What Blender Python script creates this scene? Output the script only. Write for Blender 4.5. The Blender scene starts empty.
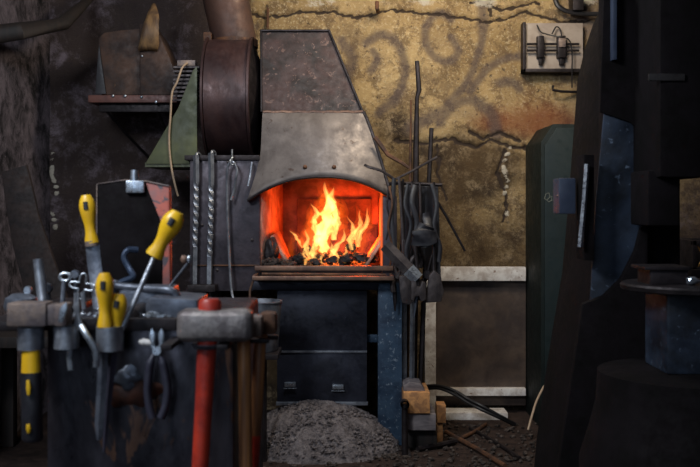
import bpy, bmesh, math, random
import numpy as np
from mathutils import Vector, Matrix, noise
R = random.Random(7)
C = bpy.context.scene.collection
PI = math.pi
F = 972.0; CX = 350.0; HY = 205.0; H = 1.2      # focal length in pixels, principal column, horizon row, eye height
def P(px, py, Y):
    return Vector(((px-CX)*Y/F, Y, H-(py-HY)*Y/F))
def X(px, Y): return (px-CX)*Y/F
def Z(py, Y): return H-(py-HY)*Y/F
def S(n, Y): return n*Y/F

# ------------------------------------------------------------------ materials
def new_mat(name):
    m = bpy.data.materials.new(name); m.use_nodes = True
    nt = m.node_tree
    for n in list(nt.nodes): nt.nodes.remove(n)
    out = nt.nodes.new('ShaderNodeOutputMaterial'); b = nt.nodes.new('ShaderNodeBsdfPrincipled')
    nt.links.new(b.outputs[0], out.inputs[0])
    return m, nt, b
def nd(nt, t, **kw):
    n = nt.nodes.new(t)
    for k, v in kw.items(): setattr(n, k, v)
    return n
def mixc(nt, fac, a, b, mode='MIX'):
    n = nd(nt, 'ShaderNodeMix', data_type='RGBA', blend_type=mode)
    for s, v in ((0, fac), (6, a), (7, b)):
        if isinstance(v, (int, float)): n.inputs[s].default_value = v
        elif isinstance(v, (tuple, list)): n.inputs[s].default_value = (*v, 1)
        else: nt.links.new(v, n.inputs[s])
    return n.outputs[2]
def ramp(nt, v, a, b, lo=0.0, hi=1.0):
    n = nd(nt, 'ShaderNodeMapRange', interpolation_type='SMOOTHSTEP')
    nt.links.new(v, n.inputs[0])
    for i, q in enumerate((a, b, lo, hi)): n.inputs[i+1].default_value = q
    return n.outputs[0]
def noi(nt, co, scale, detail=6, rough=.6, dist=0.0):
    n = nd(nt, 'ShaderNodeTexNoise'); n.inputs['Scale'].default_value = scale
    n.inputs['Detail'].default_value = detail; n.inputs['Roughness'].default_value = rough
    n.inputs['Distortion'].default_value = dist
    nt.links.new(co, n.inputs['Vector']); return n.outputs[0]
def bumpn(nt, b, hgt, strength, dist=.01, prev=None):
    n = nd(nt, 'ShaderNodeBump'); n.inputs['Strength'].default_value = strength; n.inputs['Distance'].default_value = dist
    nt.links.new(hgt, n.inputs['Height'])
    if prev: nt.links.new(prev, n.inputs['Normal'])
    nt.links.new(n.outputs[0], b.inputs['Normal']); return n.outputs[0]
def coords(nt, sc=(1,1,1)):
    t = nd(nt, 'ShaderNodeTexCoord'); m = nd(nt, 'ShaderNodeMapping'); m.inputs['Scale'].default_value = sc
    nt.links.new(t.outputs['Object'], m.inputs[0]); return m.outputs[0]
def metal(name, c1, c2, rough=.5, met=.7, scale=9, bump=.25, stretch=(1,1,1), fleck=None, fleckamt=.62, fscale=40, spec=.5):
    """worn metal or paint: two tones by noise, optional flecks (chips, scratches) of a third colour"""
    m, nt, b = new_mat(name); co = coords(nt, stretch)
    n1 = noi(nt, co, scale, 8, .65, .3)
    col = mixc(nt, ramp(nt, n1, .35, .65), c1, c2)
    if fleck:
        n2 = noi(nt, co, fscale, 4, .7, .6)
        col = mixc(nt, ramp(nt, n2, fleckamt, fleckamt+.06), col, fleck)
    nt.links.new(col, b.inputs['Base Color'])
    n3 = noi(nt, co, scale*4, 5, .7)
    nt.links.new(ramp(nt, n3, .2, .8, max(.05, rough-.15), min(1, rough+.2)), b.inputs['Roughness'])
    b.inputs['Metallic'].default_value = met
    b.inputs['Specular IOR Level'].default_value = spec
    bumpn(nt, b, n3, bump, .004)
    return m
def wood(name, c1, c2, rough=.6, stretch=(1,1,.08), scale=30):
    m, nt, b = new_mat(name); co = coords(nt, stretch)
    n1 = noi(nt, co, scale, 6, .6, 1.0)
    nt.links.new(mixc(nt, ramp(nt, n1, .35, .65), c1, c2), b.inputs['Base Color'])
    b.inputs['Roughness'].default_value = rough; bumpn(nt, b, n1, .3, .003)
    return m
M = {}
M['hood_rust'] = metal('hood_rust', (.046,.024,.023), (.012,.007,.007), .65, .1, 7, .7, (1,1,1), (.11,.065,.055), .585, 30)
M['hood_steel'] = metal('hood_steel', (.185,.158,.145), (.095,.078,.072), .5, .4, 5, .3, (1,1,1), (.07,.045,.035), .62, 18)
M['drum'] = metal('drum', (.072,.036,.033), (.036,.019,.020), .45, .4, 5, .12, (1.3,.8,.8))
M['duct'] = metal('duct', (.10,.05,.035), (.05,.028,.024), .6, .3, 5)
M['forge_plate'] = metal('forge_plate', (.075,.062,.075), (.035,.03,.038), .45, .5, 8, .3, (1,1,1), (.16,.14,.15), .70, 35)
M['box_plate'] = metal('box_plate', (.040,.043,.062), (.018,.019,.028), .42, .5, 7, .25, (1,1,1), (.10,.12,.17), .68, 50)
M['blue_paint'] = metal('blue_paint', (.050,.090,.145), (.020,.038,.072), .45, .3, 9, .3, (1,1,1), (.20,.25,.31), .60, 50)
M['dark_iron'] = metal('dark_iron', (.036,.028,.030), (.014,.011,.012), .5, .6, 15, .4)
M['scale_iron'] = metal('scale_iron', (.085,.07,.068), (.035,.028,.03), .5, .6, 15, .4)
M['rusty_iron'] = metal('rusty_iron', (.15,.065,.03), (.045,.024,.018), .7, .3, 14, .4)
M['rail_iron'] = metal('rail_iron', (.26,.15,.10), (.12,.07,.055), .45, .5, 14, .3)
M['bright_steel'] = metal('bright_steel', (.55,.60,.66), (.30,.33,.38), .3, .85, 18, .2)
M['grey_steel'] = metal('grey_steel', (.34,.36,.40), (.16,.17,.20), .4, .7, 18, .3)
M['tool_steel'] = metal('tool_steel', (.16,.175,.21), (.07,.078,.10), .38, .6, 18, .3)
M['sledge_steel'] = metal('sledge_steel', (.30,.265,.25), (.12,.10,.10), .45, .55, 22, .5, (1,1,1), (.40,.34,.30), .66, 30)
M['hammer_rusty'] = metal('hammer_rusty', (.24,.175,.14), (.11,.09,.095), .5, .4, 18, .5)
M['stand_plate'] = metal('stand_plate', (.062,.055,.066), (.014,.012,.016), .36, .6, 5, .35, (1,1,.5), (.10,.05,.032), .60, 11)
M['green_paint'] = metal('green_paint', (.105,.115,.05), (.055,.062,.03), .5, .1, 6, .15)
M['cabinet_green'] = metal('cabinet_green', (.008,.014,.013), (.005,.009,.008), .6, 0, 6, .15, spec=.25)
M['cabinet_door'] = metal('cabinet_door', (.013,.022,.023), (.009,.016,.016), .5, 0, 6, .15, spec=.3)
M['black_paint'] = metal('black_paint', (.007,.005,.006), (.004,.003,.003), .8, 0, 8, .2, spec=.12)
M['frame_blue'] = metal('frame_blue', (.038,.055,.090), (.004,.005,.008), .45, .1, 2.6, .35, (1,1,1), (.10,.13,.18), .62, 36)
M['switch_blue'] = metal('switch_blue', (.05,.065,.10), (.03,.04,.07), .45, .1, 8, .1)
M['red_paint'] = metal('red_paint', (.50,.040,.018), (.26,.022,.014), .4, 0, 12, .2)
M['red_wear'] = metal('red_wear', (.50,.12,.08), (.28,.12,.11), .5, .1, 12, .3, (1,1,1), (.10,.08,.09), .55, 20)
M['yellow'] = metal('yellow', (.80,.47,.015), (.66,.36,.012), .35, 0, 10, .1)
M['black_rubber'] = metal('black_rubber', (.018,.017,.022), (.010,.010,.013), .5, 0, 10, .2)
M['grip'] = metal('grip', (.035,.033,.05), (.02,.02,.03), .4, 0, 10, .1)
M['dark_wood'] = wood('dark_wood', (.020,.012,.009), (.010,.007,.006), .7)
M['handle_wood'] = wood('handle_wood', (.46,.19,.06), (.17,.07,.03), .45)
M['block_end'] = wood('block_end', (.55,.26,.09), (.28,.13,.055), .7, (1,1,1), 26)
M['block_grey'] = wood('block_grey', (.20,.17,.17), (.10,.085,.09), .8, (.2,1,1), 40)
M['white_paint'] = metal('white_paint', (.80,.77,.74), (.50,.44,.40), .6, 0, 16, .3, (1,1,1), (.20,.11,.07), .62, 30)
M['panel_metal'] = metal('panel_metal', (.12,.085,.065), (.055,.040,.036), .5, .2, 5, .3, (1,1,1), (.02,.016,.016), .67, 24)
M['board_white'] = metal('board_white', (.34,.285,.24), (.25,.20,.165), .7, 0, 8, .1)
M['cable_black'] = metal('cable_black', (.012,.010,.012), (.006,.006,.007), .5, 0, 8, .1)
M['cable_beige'] = metal('cable_beige', (.42,.30,.20), (.30,.21,.14), .5, 0, 8, .1)
M['leather'] = metal('leather', (.065,.032,.020), (.022,.012,.010), .65, .1, 7, .4, (1,1,1), (.16,.08,.035), .68, 14)
M['shelf_red'] = metal('shelf_red', (.13,.05,.038), (.075,.03,.025), .5, .2, 10, .2)
M['chalk'] = metal('chalk', (.16,.17,.14), (.12,.13,.11), .9, 0)
M['gold'] = metal('gold', (.50,.25,.05), (.30,.13,.03), .5, .2)
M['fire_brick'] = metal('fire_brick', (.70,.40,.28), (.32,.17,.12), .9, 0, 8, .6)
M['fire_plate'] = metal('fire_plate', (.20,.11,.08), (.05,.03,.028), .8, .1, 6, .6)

def wall_material():
    m, nt, b = new_mat('old_plaster'); co = coords(nt)
    a1 = nd(nt, 'ShaderNodeAttribute', attribute_name='marks'); a2 = nd(nt, 'ShaderNodeAttribute', attribute_name='marks_b')
    s1 = nd(nt, 'ShaderNodeSeparateColor'); nt.links.new(a1.outputs['Color'], s1.inputs[0])
    s2 = nd(nt, 'ShaderNodeSeparateColor'); nt.links.new(a2.outputs['Color'], s2.inputs[0])
    paint, soot, crack = s1.outputs; rust, white, stain_falloff = s2.outputs
    big = noi(nt, co, 2.2, 7, .6, .4); mid = noi(nt, co, 9, 10, .8, .2); fine = noi(nt, co, 60, 6, .75)
    col = mixc(nt, ramp(nt, big, .3, .7), (.58,.41,.20), (.33,.22,.10))
    col = mixc(nt, ramp(nt, mid, .48, .57, 0, .72), col, (.15,.095,.052))
    pits = noi(nt, co, 26, 3, .5)
    col = mixc(nt, ramp(nt, pits, .665, .70, 0, .85), col, (.07,.045,.03))
    col = mixc(nt, ramp(nt, fine, .52, .62, 0, .6), col, (.68,.55,.34))
    g2 = noi(nt, co, 3.0, 12, .82, .3)
    col = mixc(nt, ramp(nt, g2, .50, .62, 0, .55), col, (.13,.085,.055))
    def msk(sock, amt=1.0, lo=.25, hi=.75):       # break an attribute's edge up with the plaster noise
        ad = nd(nt, 'ShaderNodeMath', operation='MULTIPLY_ADD'); nt.links.new(mid, ad.inputs[0]); ad.inputs[1].default_value = .7
        sb = nd(nt, 'ShaderNodeMath', operation='SUBTRACT'); nt.links.new(sock, sb.inputs[0]); sb.inputs[1].default_value = .35
        nt.links.new(sb.outputs[0], ad.inputs[2]); return ramp(nt, ad.outputs[0], lo, hi, 0, amt)
    col = mixc(nt, msk(rust, .75, .25, 1.0), col, (.24,.065,.025))
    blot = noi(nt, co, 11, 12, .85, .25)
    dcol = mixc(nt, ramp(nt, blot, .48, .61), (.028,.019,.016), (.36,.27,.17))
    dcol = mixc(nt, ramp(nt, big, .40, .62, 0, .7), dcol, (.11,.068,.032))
    col = mixc(nt, msk(stain_falloff, .92, .10, .75), col, dcol)  # dark stains, with light falling off down the wall put into the colour
    col = mixc(nt, msk(paint, .72, .12, 1.0), col, (.105,.08,.078))
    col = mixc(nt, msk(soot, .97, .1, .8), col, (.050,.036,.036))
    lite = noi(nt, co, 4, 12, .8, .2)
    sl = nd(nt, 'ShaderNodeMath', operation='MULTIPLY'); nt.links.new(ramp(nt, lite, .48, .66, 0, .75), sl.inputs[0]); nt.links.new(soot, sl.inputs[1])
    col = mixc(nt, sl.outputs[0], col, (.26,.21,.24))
    col = mixc(nt, msk(crack, .95, .35, .7), col, (.05,.035,.028))
    wb = nd(nt, 'ShaderNodeMath', operation='MULTIPLY'); nt.links.new(white, wb.inputs[0]); nt.links.new(ramp(nt, blot, .35, .6), wb.inputs[1])
    col = mixc(nt, ramp(nt, wb.outputs[0], .22, .40, 0, .9), col, (.60,.54,.44))
    nt.links.new(col, b.inputs['Base Color']); b.inputs['Roughness'].default_value = .9
    b.inputs['Specular IOR Level'].default_value = .2
    p = bumpn(nt, b, mid, .8, .03); p = bumpn(nt, b, fine, .6, .008, p); bumpn(nt, b, blot, .5, .03, p)
    return m
M['wall'] = wall_material()
def dirt(name, c1, c2, sc=12):
    m, nt, b = new_mat(name); co = coords(nt)
    n1 = noi(nt, co, sc, 9, .75, .4); n2 = noi(nt, co, sc*7, 6, .8)
    col = mixc(nt, ramp(nt, n1, .35, .65), c1, c2)
    col = mixc(nt, ramp(nt, n2, .6, .72, 0, .6), col, tuple(min(1, q*2.6) for q in c1))
    nt.links.new(col, b.inputs['Base Color']); b.inputs['Roughness'].default_value = .95
    b.inputs['Specular IOR Level'].default_value = .15
    p = bumpn(nt, b, n1, .8, .03); bumpn(nt, b, n2, .7, .01, p); return m
M['floor'] = dirt('dirt_floor', (.065,.042,.034), (.028,.019,.017))
M['ceiling'] = dirt('ceiling_boards', (.05,.035,.028), (.025,.018,.015))
M['soot_wall'] = dirt('sooty_plaster', (.20,.165,.185), (.016,.015,.016), 6)
M['ash'] = dirt('ash_heap', (.27,.235,.235), (.10,.085,.088), 30)
M['clinker'] = dirt('clinker', (.14,.11,.095), (.03,.025,.024), 30)
def coal_mat():
    m, nt, b = new_mat('burning_coal'); co = coords(nt)
    n1 = noi(nt, co, 16, 5, .6, .5)
    b.inputs['Base Color'].default_value = (.018,.014,.014,1); b.inputs['Roughness'].default_value = .7
    b.inputs['Emission Color'].default_value = (1,.16,.02,1)
    nt.links.new(ramp(nt, n1, .54, .68, 0, 1.8), b.inputs['Emission Strength'])
    bumpn(nt, b, n1, .6, .02); return m
M['coal'] = coal_mat()
M['black_coal'] = metal('black_coal', (.03,.026,.028), (.012,.011,.012), .5, 0, 20, .6)
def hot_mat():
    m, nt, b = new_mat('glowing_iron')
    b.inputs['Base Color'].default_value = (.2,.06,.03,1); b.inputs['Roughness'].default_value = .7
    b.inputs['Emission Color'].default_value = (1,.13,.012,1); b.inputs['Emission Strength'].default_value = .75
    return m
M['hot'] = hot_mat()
def flame_mat(name, col, s):
    m = bpy.data.materials.new(name); m.use_nodes = True; nt = m.node_tree
    for n in list(nt.nodes): nt.nodes.remove(n)
    out = nt.nodes.new('ShaderNodeOutputMaterial'); e = nt.nodes.new('ShaderNodeEmission')
    e.inputs[0].default_value = (*col, 1); e.inputs[1].default_value = s
    nt.links.new(e.outputs[0], out.inputs['Volume']); return m
M['flame_outer'] = flame_mat('flame_outer', (1,.13,.008), 10)
M['flame_inner'] = flame_mat('flame_inner', (1,.47,.11), 85)

# ------------------------------------------------------------------ mesh helpers
class MB:
    def __init__(s): s.bm = bmesh.new()
    def box(s, x0, x1, y0, y1, z0, z1, bev=0.0, mat=None):
        x0, x1 = sorted((x0, x1)); y0, y1 = sorted((y0, y1)); z0, z1 = sorted((z0, z1))
        g = bmesh.ops.create_cube(s.bm, size=1); vs = g['verts']
        for v in vs: v.co = Vector(((x0+x1)/2+v.co.x*(x1-x0), (y0+y1)/2+v.co.y*(y1-y0), (z0+z1)/2+v.co.z*(z1-z0)))
        if bev > 0:
            es = list({e for v in vs for e in v.link_edges})
            r = bmesh.ops.bevel(s.bm, geom=es, offset=bev, segments=2, profile=.6, affect='EDGES')
            vs = list({v for f in r['faces'] for v in f.verts} | {v for v in vs if v.is_valid})
        if mat is not None:
            for v in vs: v.co = mat @ v.co
        return s
    def pbox(s, px0, px1, py0, py1, Y, dep, bev=0.0):      # front face seen at pixel rectangle at distance Y
        return s.box(X(px0,Y), X(px1,Y), Y, Y+dep, Z(py1,Y), Z(py0,Y), bev)
    def prism(s, pts, y0, y1, bev=0.0):                    # pts = [(x,z)]
        a = [s.bm.verts.new((x, y0, z)) for x, z in pts]; b = [s.bm.verts.new((x, y1, z)) for x, z in pts]
        n = len(pts); fs = [s.bm.faces.new(a), s.bm.faces.new(b[::-1])]
        for i in range(n): fs.append(s.bm.faces.new((a[i], b[i], b[(i+1)%n], a[(i+1)%n])))
        bmesh.ops.recalc_face_normals(s.bm, faces=fs)
        if bev:
            bmesh.ops.bevel(s.bm, geom=list({e for f in fs for e in f.edges}), offset=bev, segments=2, profile=.6, affect='EDGES')
        return s
    def pprism(s, pts, Y, dep, bev=0.0): return s.prism([(X(a,Y), Z(b,Y)) for a, b in pts], Y, Y+dep, bev)
    def tube(s, pts, r, n=10, cap=True, flat=1.0, twist=0.0, sides_axis=None):
        pts = [Vector(p) for p in pts]; k = len(pts)
        rs = r if isinstance(r, (list, tuple)) else [r]*k
        rings = []; up = Vector(sides_axis) if sides_axis else Vector((0,1,0))
        L = 0
        for i, p in enumerate(pts):
            d = (pts[min(i+1,k-1)]-pts[max(i-1,0)]).normalized()
            if i: L += (pts[i]-pts[i-1]).length
            u = up - d*up.dot(d)
            if u.length < 1e-4: u = Vector((1,0,0)) - d*d.x
            u.normalize(); w = d.cross(u)
            ring = []
            for j in range(n):
                a = 2*PI*j/n + twist*L
                ring.append(s.bm.verts.new(p + (w*math.cos(a) + u*math.sin(a)*flat)*rs[i]))
            rings.append(ring)
        fs = []
        for i in range(k-1):
            for j in range(n):
                fs.append(s.bm.faces.new((rings[i][j], rings[i][(j+1)%n], rings[i+1][(j+1)%n], rings[i+1][j])))
        if cap:
            fs.append(s.bm.faces.new(rings[0][::-1])); fs.append(s.bm.faces.new(rings[-1]))
        bmesh.ops.recalc_face_normals(s.bm, faces=fs)
        return s
    def lathe(s, prof, c, axis='Z', n=32, close=True):     # prof [(r, t)] along axis from c
        rings = []; c = Vector(c)
        for r, t in prof:
            ring = []
            for j in range(n):
                a = 2*PI*j/n; u, v = max(r, 1e-4)*math.cos(a), max(r, 1e-4)*math.sin(a)
                q = {'Z': (u, v, t), 'X': (t, u, v), 'Y': (u, t, v)}[axis]
                ring.append(s.bm.verts.new(c+Vector(q)))
            rings.append(ring)
        fs = []
        m = len(rings)
        for i in range(m-1):
            for j in range(n): fs.append(s.bm.faces.new((rings[i][j], rings[i][(j+1)%n], rings[i+1][(j+1)%n], rings[i+1][j])))
        if close: fs.append(s.bm.faces.new(rings[0][::-1])); fs.append(s.bm.faces.new(rings[-1]))
        bmesh.ops.recalc_face_normals(s.bm, faces=fs); return s
    def rock(s, c, r, sub=1, sq=(1,1,1), rough=.3):
        g = bmesh.ops.create_icosphere(s.bm, subdivisions=sub, radius=1); o = Vector((R.random()*9, R.random()*9, R.random()*9))
        for v in g['verts']:
            q = v.co * (1 + rough*noise.noise(v.co*1.3+o)*1.6)
            v.co = Vector(c) + Vector((q.x*sq[0], q.y*sq[1], q.z*sq[2]))*r
        return s
def smooth_path(pts, n=6):
    pts = [Vector(p) for p in pts]; out = []
    q = [pts[0]*2-pts[1]] + pts + [pts[-1]*2-pts[-2]]
    for i in range(1, len(q)-2):
        for j in range(n):
            t = j/n; a, b, c, d = q[i-1:i+3]
            out.append(.5*((2*b)+(c-a)*t+(2*a-5*b+4*c-d)*t*t+(3*b-a-3*c+d)*t**3))
    out.append(pts[-1]); return out
def base_of(o):
    return o.matrix_world.translation if False else Vector(o['_b'])
BASE = {}
def obj(name, mb, mat, parent=None, label=None, smooth=None, solid=0):
    me = bpy.data.meshes.new(name); bm = mb.bm
    if parent is not None: off = BASE[parent.name]
    else:
        xs = [v.co for v in bm.verts]
        off = Vector(((min(v.x for v in xs)+max(v.x for v in xs))/2, (min(v.y for v in xs)+max(v.y for v in xs))/2, min(v.z for v in xs)))
    bmesh.ops.translate(bm, verts=bm.verts, vec=-off)
    bm.to_mesh(me); bm.free()
    me.materials.append(mat if not isinstance(mat, str) else M[mat])
    o = bpy.data.objects.new(name, me); C.objects.link(o)
    if parent is not None: o.parent = parent; BASE[o.name] = off
    else: o.location = off; BASE[o.name] = off
    if smooth is None or smooth:
        me.shade_smooth()
        me.set_sharp_from_angle(angle=math.radians(38))
    if solid:
        md = o.modifiers.new('thickness', 'SOLIDIFY'); md.thickness = solid; md.offset = 0
    if label: o['label'] = label
    return o
def thing(name, label, cat, loc, group=None):
    o = bpy.data.objects.new(name, None); C.objects.link(o); o.location = loc; o.empty_display_size = .05
    BASE[o.name] = Vector(loc); o['label'] = label; o['category'] = cat
    if group: o['group'] = group
    return o
def tag(o, label, cat, group=None, kind=None):
    o['label'] = label; o['category'] = cat
    if group: o['group'] = group
    if kind: o['kind'] = kind
    return o
def struct(name, mb, mat, **kw):
    o = obj(name, mb, mat, **kw); o['kind'] = 'structure'; return o

# ------------------------------------------------------------------ room
YW = 5.7; XL = -1.76; XR = 2.35; ZC = 3.0
def poly_dist(gx, gz, pts):
    d = np.full(gx.shape, 1e9)
    for (x0, z0), (x1, z1) in zip(pts[:-1], pts[1:]):
        vx, vz = x1-x0, z1-z0; t = np.clip(((gx-x0)*vx+(gz-z0)*vz)/(vx*vx+vz*vz+1e-9), 0, 1)
        d = np.minimum(d, np.hypot(gx-x0-t*vx, gz-z0-t*vz))
    return d
def spline2(pts, n=5):
    return [(v.x, v.y) for v in smooth_path([Vector((a, b, 0)) for a, b in pts], n)]
def wall_back():
    nx, nz = 560, 360
    xs = np.linspace(XL, XR, nx); zs = np.linspace(0, ZC, nz)
    gx, gz = np.meshgrid(xs, zs)
    px = gx*F/YW+CX; py = HY-(gz-H)*F/YW
    rs = np.random.RandomState(3)
    def lown(fx, fy, ph):      # cheap smooth wobble
        return np.sin(px*fx+ph)*np.cos(py*fy+ph*1.7)*.5+np.sin((px+py)*fx*.6+ph*2.3)*.5
    wob = 4*lown(.09,.07,1)+2*lown(.23,.19,4)
    sw = np.zeros(gx.shape)
    curls = [([(480,-10),(482,25),(478,55),(466,85),(446,108)],6),
             ([(452,20),(440,14),(428,24),(426,42),(434,56),(448,60),(456,50),(452,38)],5.5),
             ([(366,42),(384,34),(400,48),(405,72),(396,98),(378,114)],6),
             ([(372,72),(378,60),(372,50)],5),
             ([(470,92),(482,76),(500,62),(524,56)],6), ([(502,84),(512,82),(518,88)],6),
             ([(440,122),(455,106),(474,102),(490,114),(496,134)],8),
             ([(412,128),(428,118),(446,112)],9), ([(340,40),(352,60),(346,76)],7)]
    for pts, w in curls:
        d = poly_dist(px+wob*.5, py+wob*.4, spline2(pts)); sw = np.maximum(sw, np.exp(-(d/w)**2))
    sw = np.maximum(sw, .55*np.exp(-((px-462)/48)**2-((py-112)/14)**2)); sw = np.maximum(sw, .40*np.exp(-((px-505)/30)**2-((py-76)/16)**2))
    sw = np.maximum(sw, .45*np.exp(-((px-440)/24)**2-((py-42)/20)**2)); sw = np.maximum(sw, .4*np.exp(-((px-378)/14)**2-((py-62)/30)**2))
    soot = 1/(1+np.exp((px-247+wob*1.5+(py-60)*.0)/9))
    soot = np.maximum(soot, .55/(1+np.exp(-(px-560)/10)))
    stain_falloff = np.clip(np.exp(-((px-455)/72)**2-((py-172)/40)**2)*1.15, 0, 1)
    stain_falloff = np.maximum(stain_falloff, np.exp(-((py-250)/60)**2)*.62*(px>380))  # lower wall darkened here in place of light falloff
    stain_falloff = np.maximum(stain_falloff, 1/(1+np.exp(-(py-262)/8)))
    stain_falloff = np.maximum(stain_falloff, .7*np.exp(-((px-395)/30)**2-((py-130)/26)**2))
    rust = .95*np.exp(-((px-553)/42)**2-((py-124)/19)**2)+.6*np.exp(-((px-487)/28)**2-((py-123)/14)**2)
    rust = rust+.35*np.exp(-((px-520)/60)**2-((py-100)/40)**2)
    crack = np.zeros(gx.shape)
    ck = [([(245,16),(300,13),(350,15),(400,10),(470,20),(530,14),(560,22),(610,18)],1.7),
          ([(395,140),(430,146),(452,139),(475,146),(492,140),(523,150),(560,142)],2.2),
          ([(468,130),(482,138),(500,132),(520,141)],2.2), ([(505,150),(500,175),(507,200),(503,222)],2.2),
          ([(440,148),(436,170),(446,200)],1.6), ([(492,-10),(488,12)],2), ([(470,2),(500,7),(540,4)],1.8)]
    jag = 1.6*lown(.55,.42,3)+1.2*lown(1.1,.9,8)
    for pts, w in ck:
        d = poly_dist(px+wob*.7+jag*.7, py+wob*.7+jag*.7, pts); crack = np.maximum(crack, np.exp(-(d/w)**2))
    white = np.zeros(gx.shape)
    for pts, w in (([(54,150),(53,172),(57,190),(53,208),(54,226),(50,244)],2.6), ([(510,148),(505,165),(508,180),(504,196),(507,216)],2.6)):
        d = poly_dist(px+wob*.5, py, pts); white = np.maximum(white, np.exp(-(d/w)**2)*(.62+.45*np.sin(py*.55+np.sin(py*.2)*3)))
    white = np.clip(white, 0, 1)
    up = np.exp(-((py-2)/9)**2)*(px>248)*.6; up = np.clip(up*(.6+.6*lown(.12,.3,7)), 0, 1)
    white = np.maximum(white, up*.8)
    dep = 0.018*crack - .012*white + .006*lown(.05,.06,2) + .004*lown(.16,.13,5)
    verts = np.stack([gx, YW+dep-.0, gz], -1).reshape(-1, 3)
    idx = np.arange(nx*nz).reshape(nz, nx)
    faces = np.stack([idx[:-1,:-1], idx[:-1,1:], idx[1:,1:], idx[1:,:-1]], -1).reshape(-1, 4)
    me = bpy.data.meshes.new('wall_back'); me.from_pydata(verts.tolist(), [], faces.tolist())
    me.shade_smooth(); me.materials.append(M['wall'])
    for nm, ch in (('marks', (sw, soot, crack)), ('marks_b', (np.clip(rust,0,1), white, stain_falloff))):
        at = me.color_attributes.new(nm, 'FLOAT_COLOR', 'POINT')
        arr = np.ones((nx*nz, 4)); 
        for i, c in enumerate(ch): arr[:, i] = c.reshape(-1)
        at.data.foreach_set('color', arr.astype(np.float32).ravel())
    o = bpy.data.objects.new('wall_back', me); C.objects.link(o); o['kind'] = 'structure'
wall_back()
def slab_grid(x0, x1, y0, y1, n, amp, th):
    mb = MB(); g = bmesh.ops.create_grid(mb.bm, x_segments=n, y_segments=n, size=.5)
    for v in g['verts']:
        x = x0+(v.co.x+.5)*(x1-x0); y = y0+(v.co.y+.5)*(y1-y0)
        v.co = Vector((x, y, -abs(amp*noise.noise(Vector((x*3, y*3, 0))))))
    return mb
mb = slab_grid(XL-.1, XR+.1, -1.5, YW+.1, 120, .012, .1)
fl = struct('floor', mb, 'floor', solid=0)
struct('wall_left', MB().box(XL-.15, XL, -1.5, YW+.05, 0, ZC), 'soot_wall')
struct('wall_right', MB().box(XR, XR+.15, -1.5, YW+.05, 0, ZC), 'soot_wall')
struct('ceiling', MB().box(XL-.15, XR+.15, -1.5, YW+.15, ZC, ZC+.1), 'ceiling')

# ------------------------------------------------------------------ forge
YF = 4.86
forge = thing('forge', 'blacksmith forge with arched steel hood and a fire burning inside', 'forge', (-.27, 5.2, 0))
# upper hood: tapering rusty box
mb = MB()
def quadbox(mb, f, back, close_top=True):
    """f: four front points (tl,tr,br,bl); sides run straight back to y=back"""
    a = [mb.bm.verts.new(p) for p in f]; b = [mb.bm.verts.new((p.x, back, p.z)) for p in f]
    fs = [mb.bm.faces.new(a), mb.bm.faces.new(b[::-1])]
    for i in range(4): fs.append(mb.bm.faces.new((a[i], b[i], b[(i+1)%4], a[(i+1)%4])))
    bmesh.ops.recalc_face_normals(mb.bm, faces=fs)
quadbox(mb, [P(261,30,5.14), P(329,30,5.14), P(363,112,4.99), P(262,112,4.99)], 5.6)
up = obj('upper_hood', mb, 'hood_rust', forge, 'dark rusty tapering upper hood')
mb = MB()
mb.tube([P(260,30.5,5.13), P(330,30.5,5.13)], .006, 6); mb.tube([P(329,30,5.13), P(363,112,4.98)], .006, 6); mb.tube([P(261,30,5.13), P(261.5,112,4.98)], .006, 6)
obj('hood_edge', mb, 'dark_iron', up)
# lower hood: bulging sheet with an arched mouth
mb = MB(); nu, nv = 20, 12; grid = []
for j in range(nv+1):
    v = j/nv; row = []
    for i in range(nu+1):
        u = i/nu
        lx = 263-4*v-12*max(0, v-.45)**1.3*2.1; rx = 363+28*v**.85
        pyb = 201-22.5*(1-abs(2*u-1)**2.3) - 3*u
        py = 112+(pyb-112)*v
        Y = 4.98-.15*v**.8-.05*math.sin(PI*u)*v**.6
        row.append(mb.bm.verts.new(P(lx+(rx-lx)*u, py, Y)))
    grid.append(row)
for j in range(nv):
    for i in range(nu): mb.bm.faces.new((grid[j][i], grid[j][i+1], grid[j+1][i+1], grid[j+1][i]))
for col in (0, nu):
    bk = [mb.bm.verts.new((grid[j][col].co.x, 5.69, grid[j][col].co.z)) for j in range(nv+1)]
    for j in range(nv): mb.bm.faces.new((grid[j][col], grid[j+1][col], bk[j+1], bk[j]))
tp = [mb.bm.verts.new((grid[0][i].co.x, 5.69, grid[0][i].co.z)) for i in range(nu+1)]
for i in range(nu): mb.bm.faces.new((grid[0][i], tp[i], tp[i+1], grid[0][i+1]))
lipe = [grid[nv][i].co.copy() for i in range(nu+1)]; seam = [grid[0][i].co.copy() for i in range(nu+1)]
edge_r = [grid[j][nu].co.copy() for j in range(nv+1)]
bmesh.ops.recalc_face_normals(mb.bm, faces=mb.bm.faces)
lh = obj('lower_hood', mb, 'hood_steel', forge, 'bulging grey steel lower hood with arched mouth', solid=.006)
obj('hood_lip', MB().tube(lipe, .007, 8), 'dark_iron', lh)
obj('weld_seam', MB().tube([p+Vector((0,-.004,.002*math.sin(i*2))) for i, p in enumerate(seam)], .007, 6), 'rail_iron', lh)
obj('edge_strip', MB().tube([p+Vector((.004,-.004,0)) for p in edge_r], .008, 6), 'dark_iron', lh)
for a, b in ((305,167),(334,167)):
    obj('rivet', MB().rock(P(a,b,4.80), .011, 2, (1,.7,1), 0), 'rusty_iron', lh)
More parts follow.
